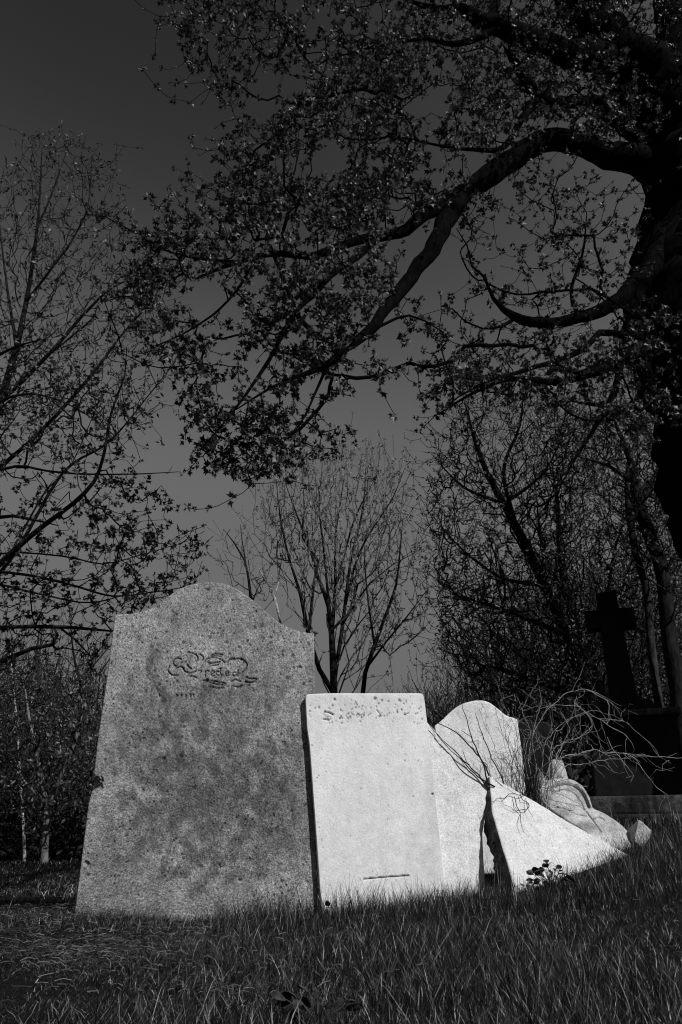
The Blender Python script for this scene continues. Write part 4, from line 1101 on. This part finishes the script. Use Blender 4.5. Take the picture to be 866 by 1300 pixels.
# ------------------------------------------------------------------ small weeds
def weed(px, py, Y, n, s, h, label):
    p = at(px, py, Y); bz_ = float(ground(p[0], Y)); V, T, tn = [], [], []
    tb = Tubes(); rg = np.random.default_rng(int(px))
    for k in range(n):
        a = rg.random() * 6.28; r = rg.uniform(0, 1) ** .5 * s * 1.6; z = rg.uniform(.3, 1) * h
        tip = np.array([math.cos(a) * r, math.sin(a) * r * .7, z]); tb.add([np.zeros(3), tip * [.4, .4, .6], tip], [.0016, .0012, .0008])
        d = np.array([math.cos(a), math.sin(a), rg.uniform(-.2, .9)]); d /= np.linalg.norm(d)
        side = np.cross(d, rg.normal(size=3)); side /= np.linalg.norm(side); L = s * rg.uniform(.5, 1.0); o_ = len(V)
        up = np.cross(side, d)
        for f, w in ((0, .02), (.25, .22), (.5, .32), (.75, .24), (1, .01)):
            c = tip + d * L * f - np.array([0, 0, .3 * L * f * f])
            V += [c + side * w * L + up * .08 * L, c, c - side * w * L + up * .08 * L]; tn += [rg.random()] * 3
        for i in range(4):
            b = o_ + i * 3
            T += [(b, b + 1, b + 4, b + 3), (b + 1, b + 2, b + 5, b + 4)]
    v, q = tb.arrays(4); n0 = len(V)
    me = mesh_np('weed', np.concatenate([np.array(V), v]), quads=np.concatenate([np.array(T), q + n0]), mats=[M_WEED], tone=np.r_[tn, np.zeros(len(v))])
    return tag(link('weed', me, loc=(p[0], Y, bz_)), label, 'weed')
weed(700, 1120, 3.0, 34, .045, .12, 'dark leafy weed in front of the fallen triangular slab')
weed(668, 1125, 3.0, 10, .03, .06, 'tiny dark weed at the foot of the triangular slab\'s broken side')
weed(408, 1148, 2.95, 12, .035, .07, 'small dark weed at the lower left corner of the square white slab')
weed(403, 1292, 1.25, 26, .034, .055, 'dark leafy weed poking up at the bottom centre in the foreground grass')

# ------------------------------------------------------------------ grass
def grass(n, x0, x1, y0, y1, h0, h1, w, rg, dens=None, lean=.35, wedge=True):
    y = y0 + (y1 - y0) * rg.random(n); 
    if wedge: x = (rg.random(n) * 2 - 1) * (y * .56 + .25)
    else: x = rg.uniform(x0, x1, n)
    if dens is not None:
        k = rg.random(n) < dens(x, y); x, y = x[k], y[k]
    n = len(x)
    clump = np.array([mn.noise(Vector((a * 5, b * 5, 0))) for a, b in zip(x, y)])
    h = rg.uniform(h0, h1, n) * np.clip(1 + .6 * clump + .7 * np.array([mn.noise(Vector((a * 1.7, b * 1.7, 5))) for a, b in zip(x, y)]), .3, 2) * (.55 + .9 * rg.random(n) ** 2)
    # shorter, matted turf at left
    short = sm((-.15 - x) / .5) * sm((y - .6) / .6)
    h = h * (1 - .55 * short) * (1 - .3 * np.exp(-(((x - 1.15) / .42) ** 2 + ((y - 3.15) / .42) ** 2)))
    a = rg.random(n) * 6.283; ln = lean * (.3 + rg.random(n)) * h * (1 + 1.0 * short)
    d = np.stack([np.cos(a), np.sin(a)], -1) + np.array([.08, .0]); 
    f = rg.random(n) * 6.283; s = np.stack([np.cos(f), np.sin(f), np.zeros(n)], -1) * (w * rg.uniform(.6, 1.3, n))[:, None]
    z = ground(x, y) - .005
    b = np.stack([x, y, z], -1)
    def pt(t, wi):
        c = b.copy(); c[:, :2] += d * (ln * t ** 1.35)[:, None]; c[:, 2] += h * (t - .25 * t ** 3 * np.minimum(ln / np.maximum(h, .01), 1.5)); return c + s * wi, c - s * wi
    p0, p0b = pt(0, 1); p1, p1b = pt(.4, .85); p2, p2b = pt(.75, .5); p3, _ = pt(1, 0)
    V = np.stack([p0, p0b, p1, p1b, p2, p2b, p3], 1).reshape(-1, 3)
    o_ = (np.arange(n) * 7)[:, None]
    Q = np.concatenate([o_ + np.array([0, 1, 3, 2]), o_ + np.array([2, 3, 5, 4])]); T = o_ + np.array([4, 5, 6])
    tone = np.repeat(rg.random(n), 7)
    return V, Q, T, tone
rgs = np.random.default_rng(21)
parts = [grass(430000, 0, 0, .75, 4.6, .016, .044, .0006, rgs, lean=.7), grass(110000, 0, 0, 4.4, 13, .05, .10, .003, rgs), grass(15000, 0, 0, 2.7, 3.9, .05, .11, .0009, rgs, lean=.45), grass(5000, 0, 0, 1.0, 2.7, .04, .08, .0009, rgs, lean=.6), grass(60000, 0, 0, .8, 4.4, .02, .04, .0006, rgs, lean=.95), grass(16000, 0, 0, 2.65, 3.2, .05, .10, .0009, rgs, lean=.35), grass(9000, 0, 0, 2.9, 3.7, .05, .12, .0010, rgs, lean=.5),
         grass(70000, -14, 14, 12, 30, .10, .18, .007, rgs)]
V, Q, T, tn, off = [], [], [], [], 0
for v, q, t, s in parts:
    V.append(v); Q.append(q + off); T.append(t + off); tn.append(s); off += len(v)
o = link('grass', mesh_np('grass', np.concatenate(V), tris=np.concatenate(T), quads=np.concatenate(Q), mats=[M_GRASS], tone=np.concatenate(tn)))
tag(o, 'rough dark spring grass covering the graveyard', 'grass', kind='stuff')
# dry straw lying matted in the turf
n = 42000
y = rgs.uniform(1.3, 5, n); x = (rgs.random(n) * 2 - 1) * (y * .56 + .2)
keep = rgs.random(n) < (.08 + .72 * sm((.15 - x) / .75)) * (np.array([mn.noise(Vector((a * 2.4, b * 2.4, 7))) for a, b in zip(x, y)]) * 1.6 + .5)
x, y = x[keep], y[keep]; n = len(x)
a = rgs.normal(.25, .9, n); L = rgs.uniform(.01, .034, n)
d = np.stack([np.cos(a) * L, np.sin(a) * L, rgs.normal(0, .12, n) * L], -1)
c = np.stack([x, y, ground(x, y) + rgs.uniform(.004, .045, n)], -1)
s = np.stack([-np.sin(a), np.cos(a), np.full(n, .6)], -1) * .0007
bend = np.stack([np.zeros(n), np.zeros(n), L * rgs.uniform(0, .2, n)], -1)
V = np.stack([c - d / 2 - s, c - d / 2 + s, c + bend - s, c + bend + s, c + d / 2 - s, c + d / 2 + s], 1).reshape(-1, 3)
o_ = (np.arange(n) * 6)[:, None]
Q = np.concatenate([o_ + np.array([0, 1, 3, 2]), o_ + np.array([2, 3, 5, 4])])
o = link('dry_grass', mesh_np('dry_grass', V, quads=Q, mats=[M_STRAW], tone=np.repeat(rgs.random(n), 6)))
tag(o, 'pale dry straw matted in the turf at lower left', 'dry grass', kind='stuff')
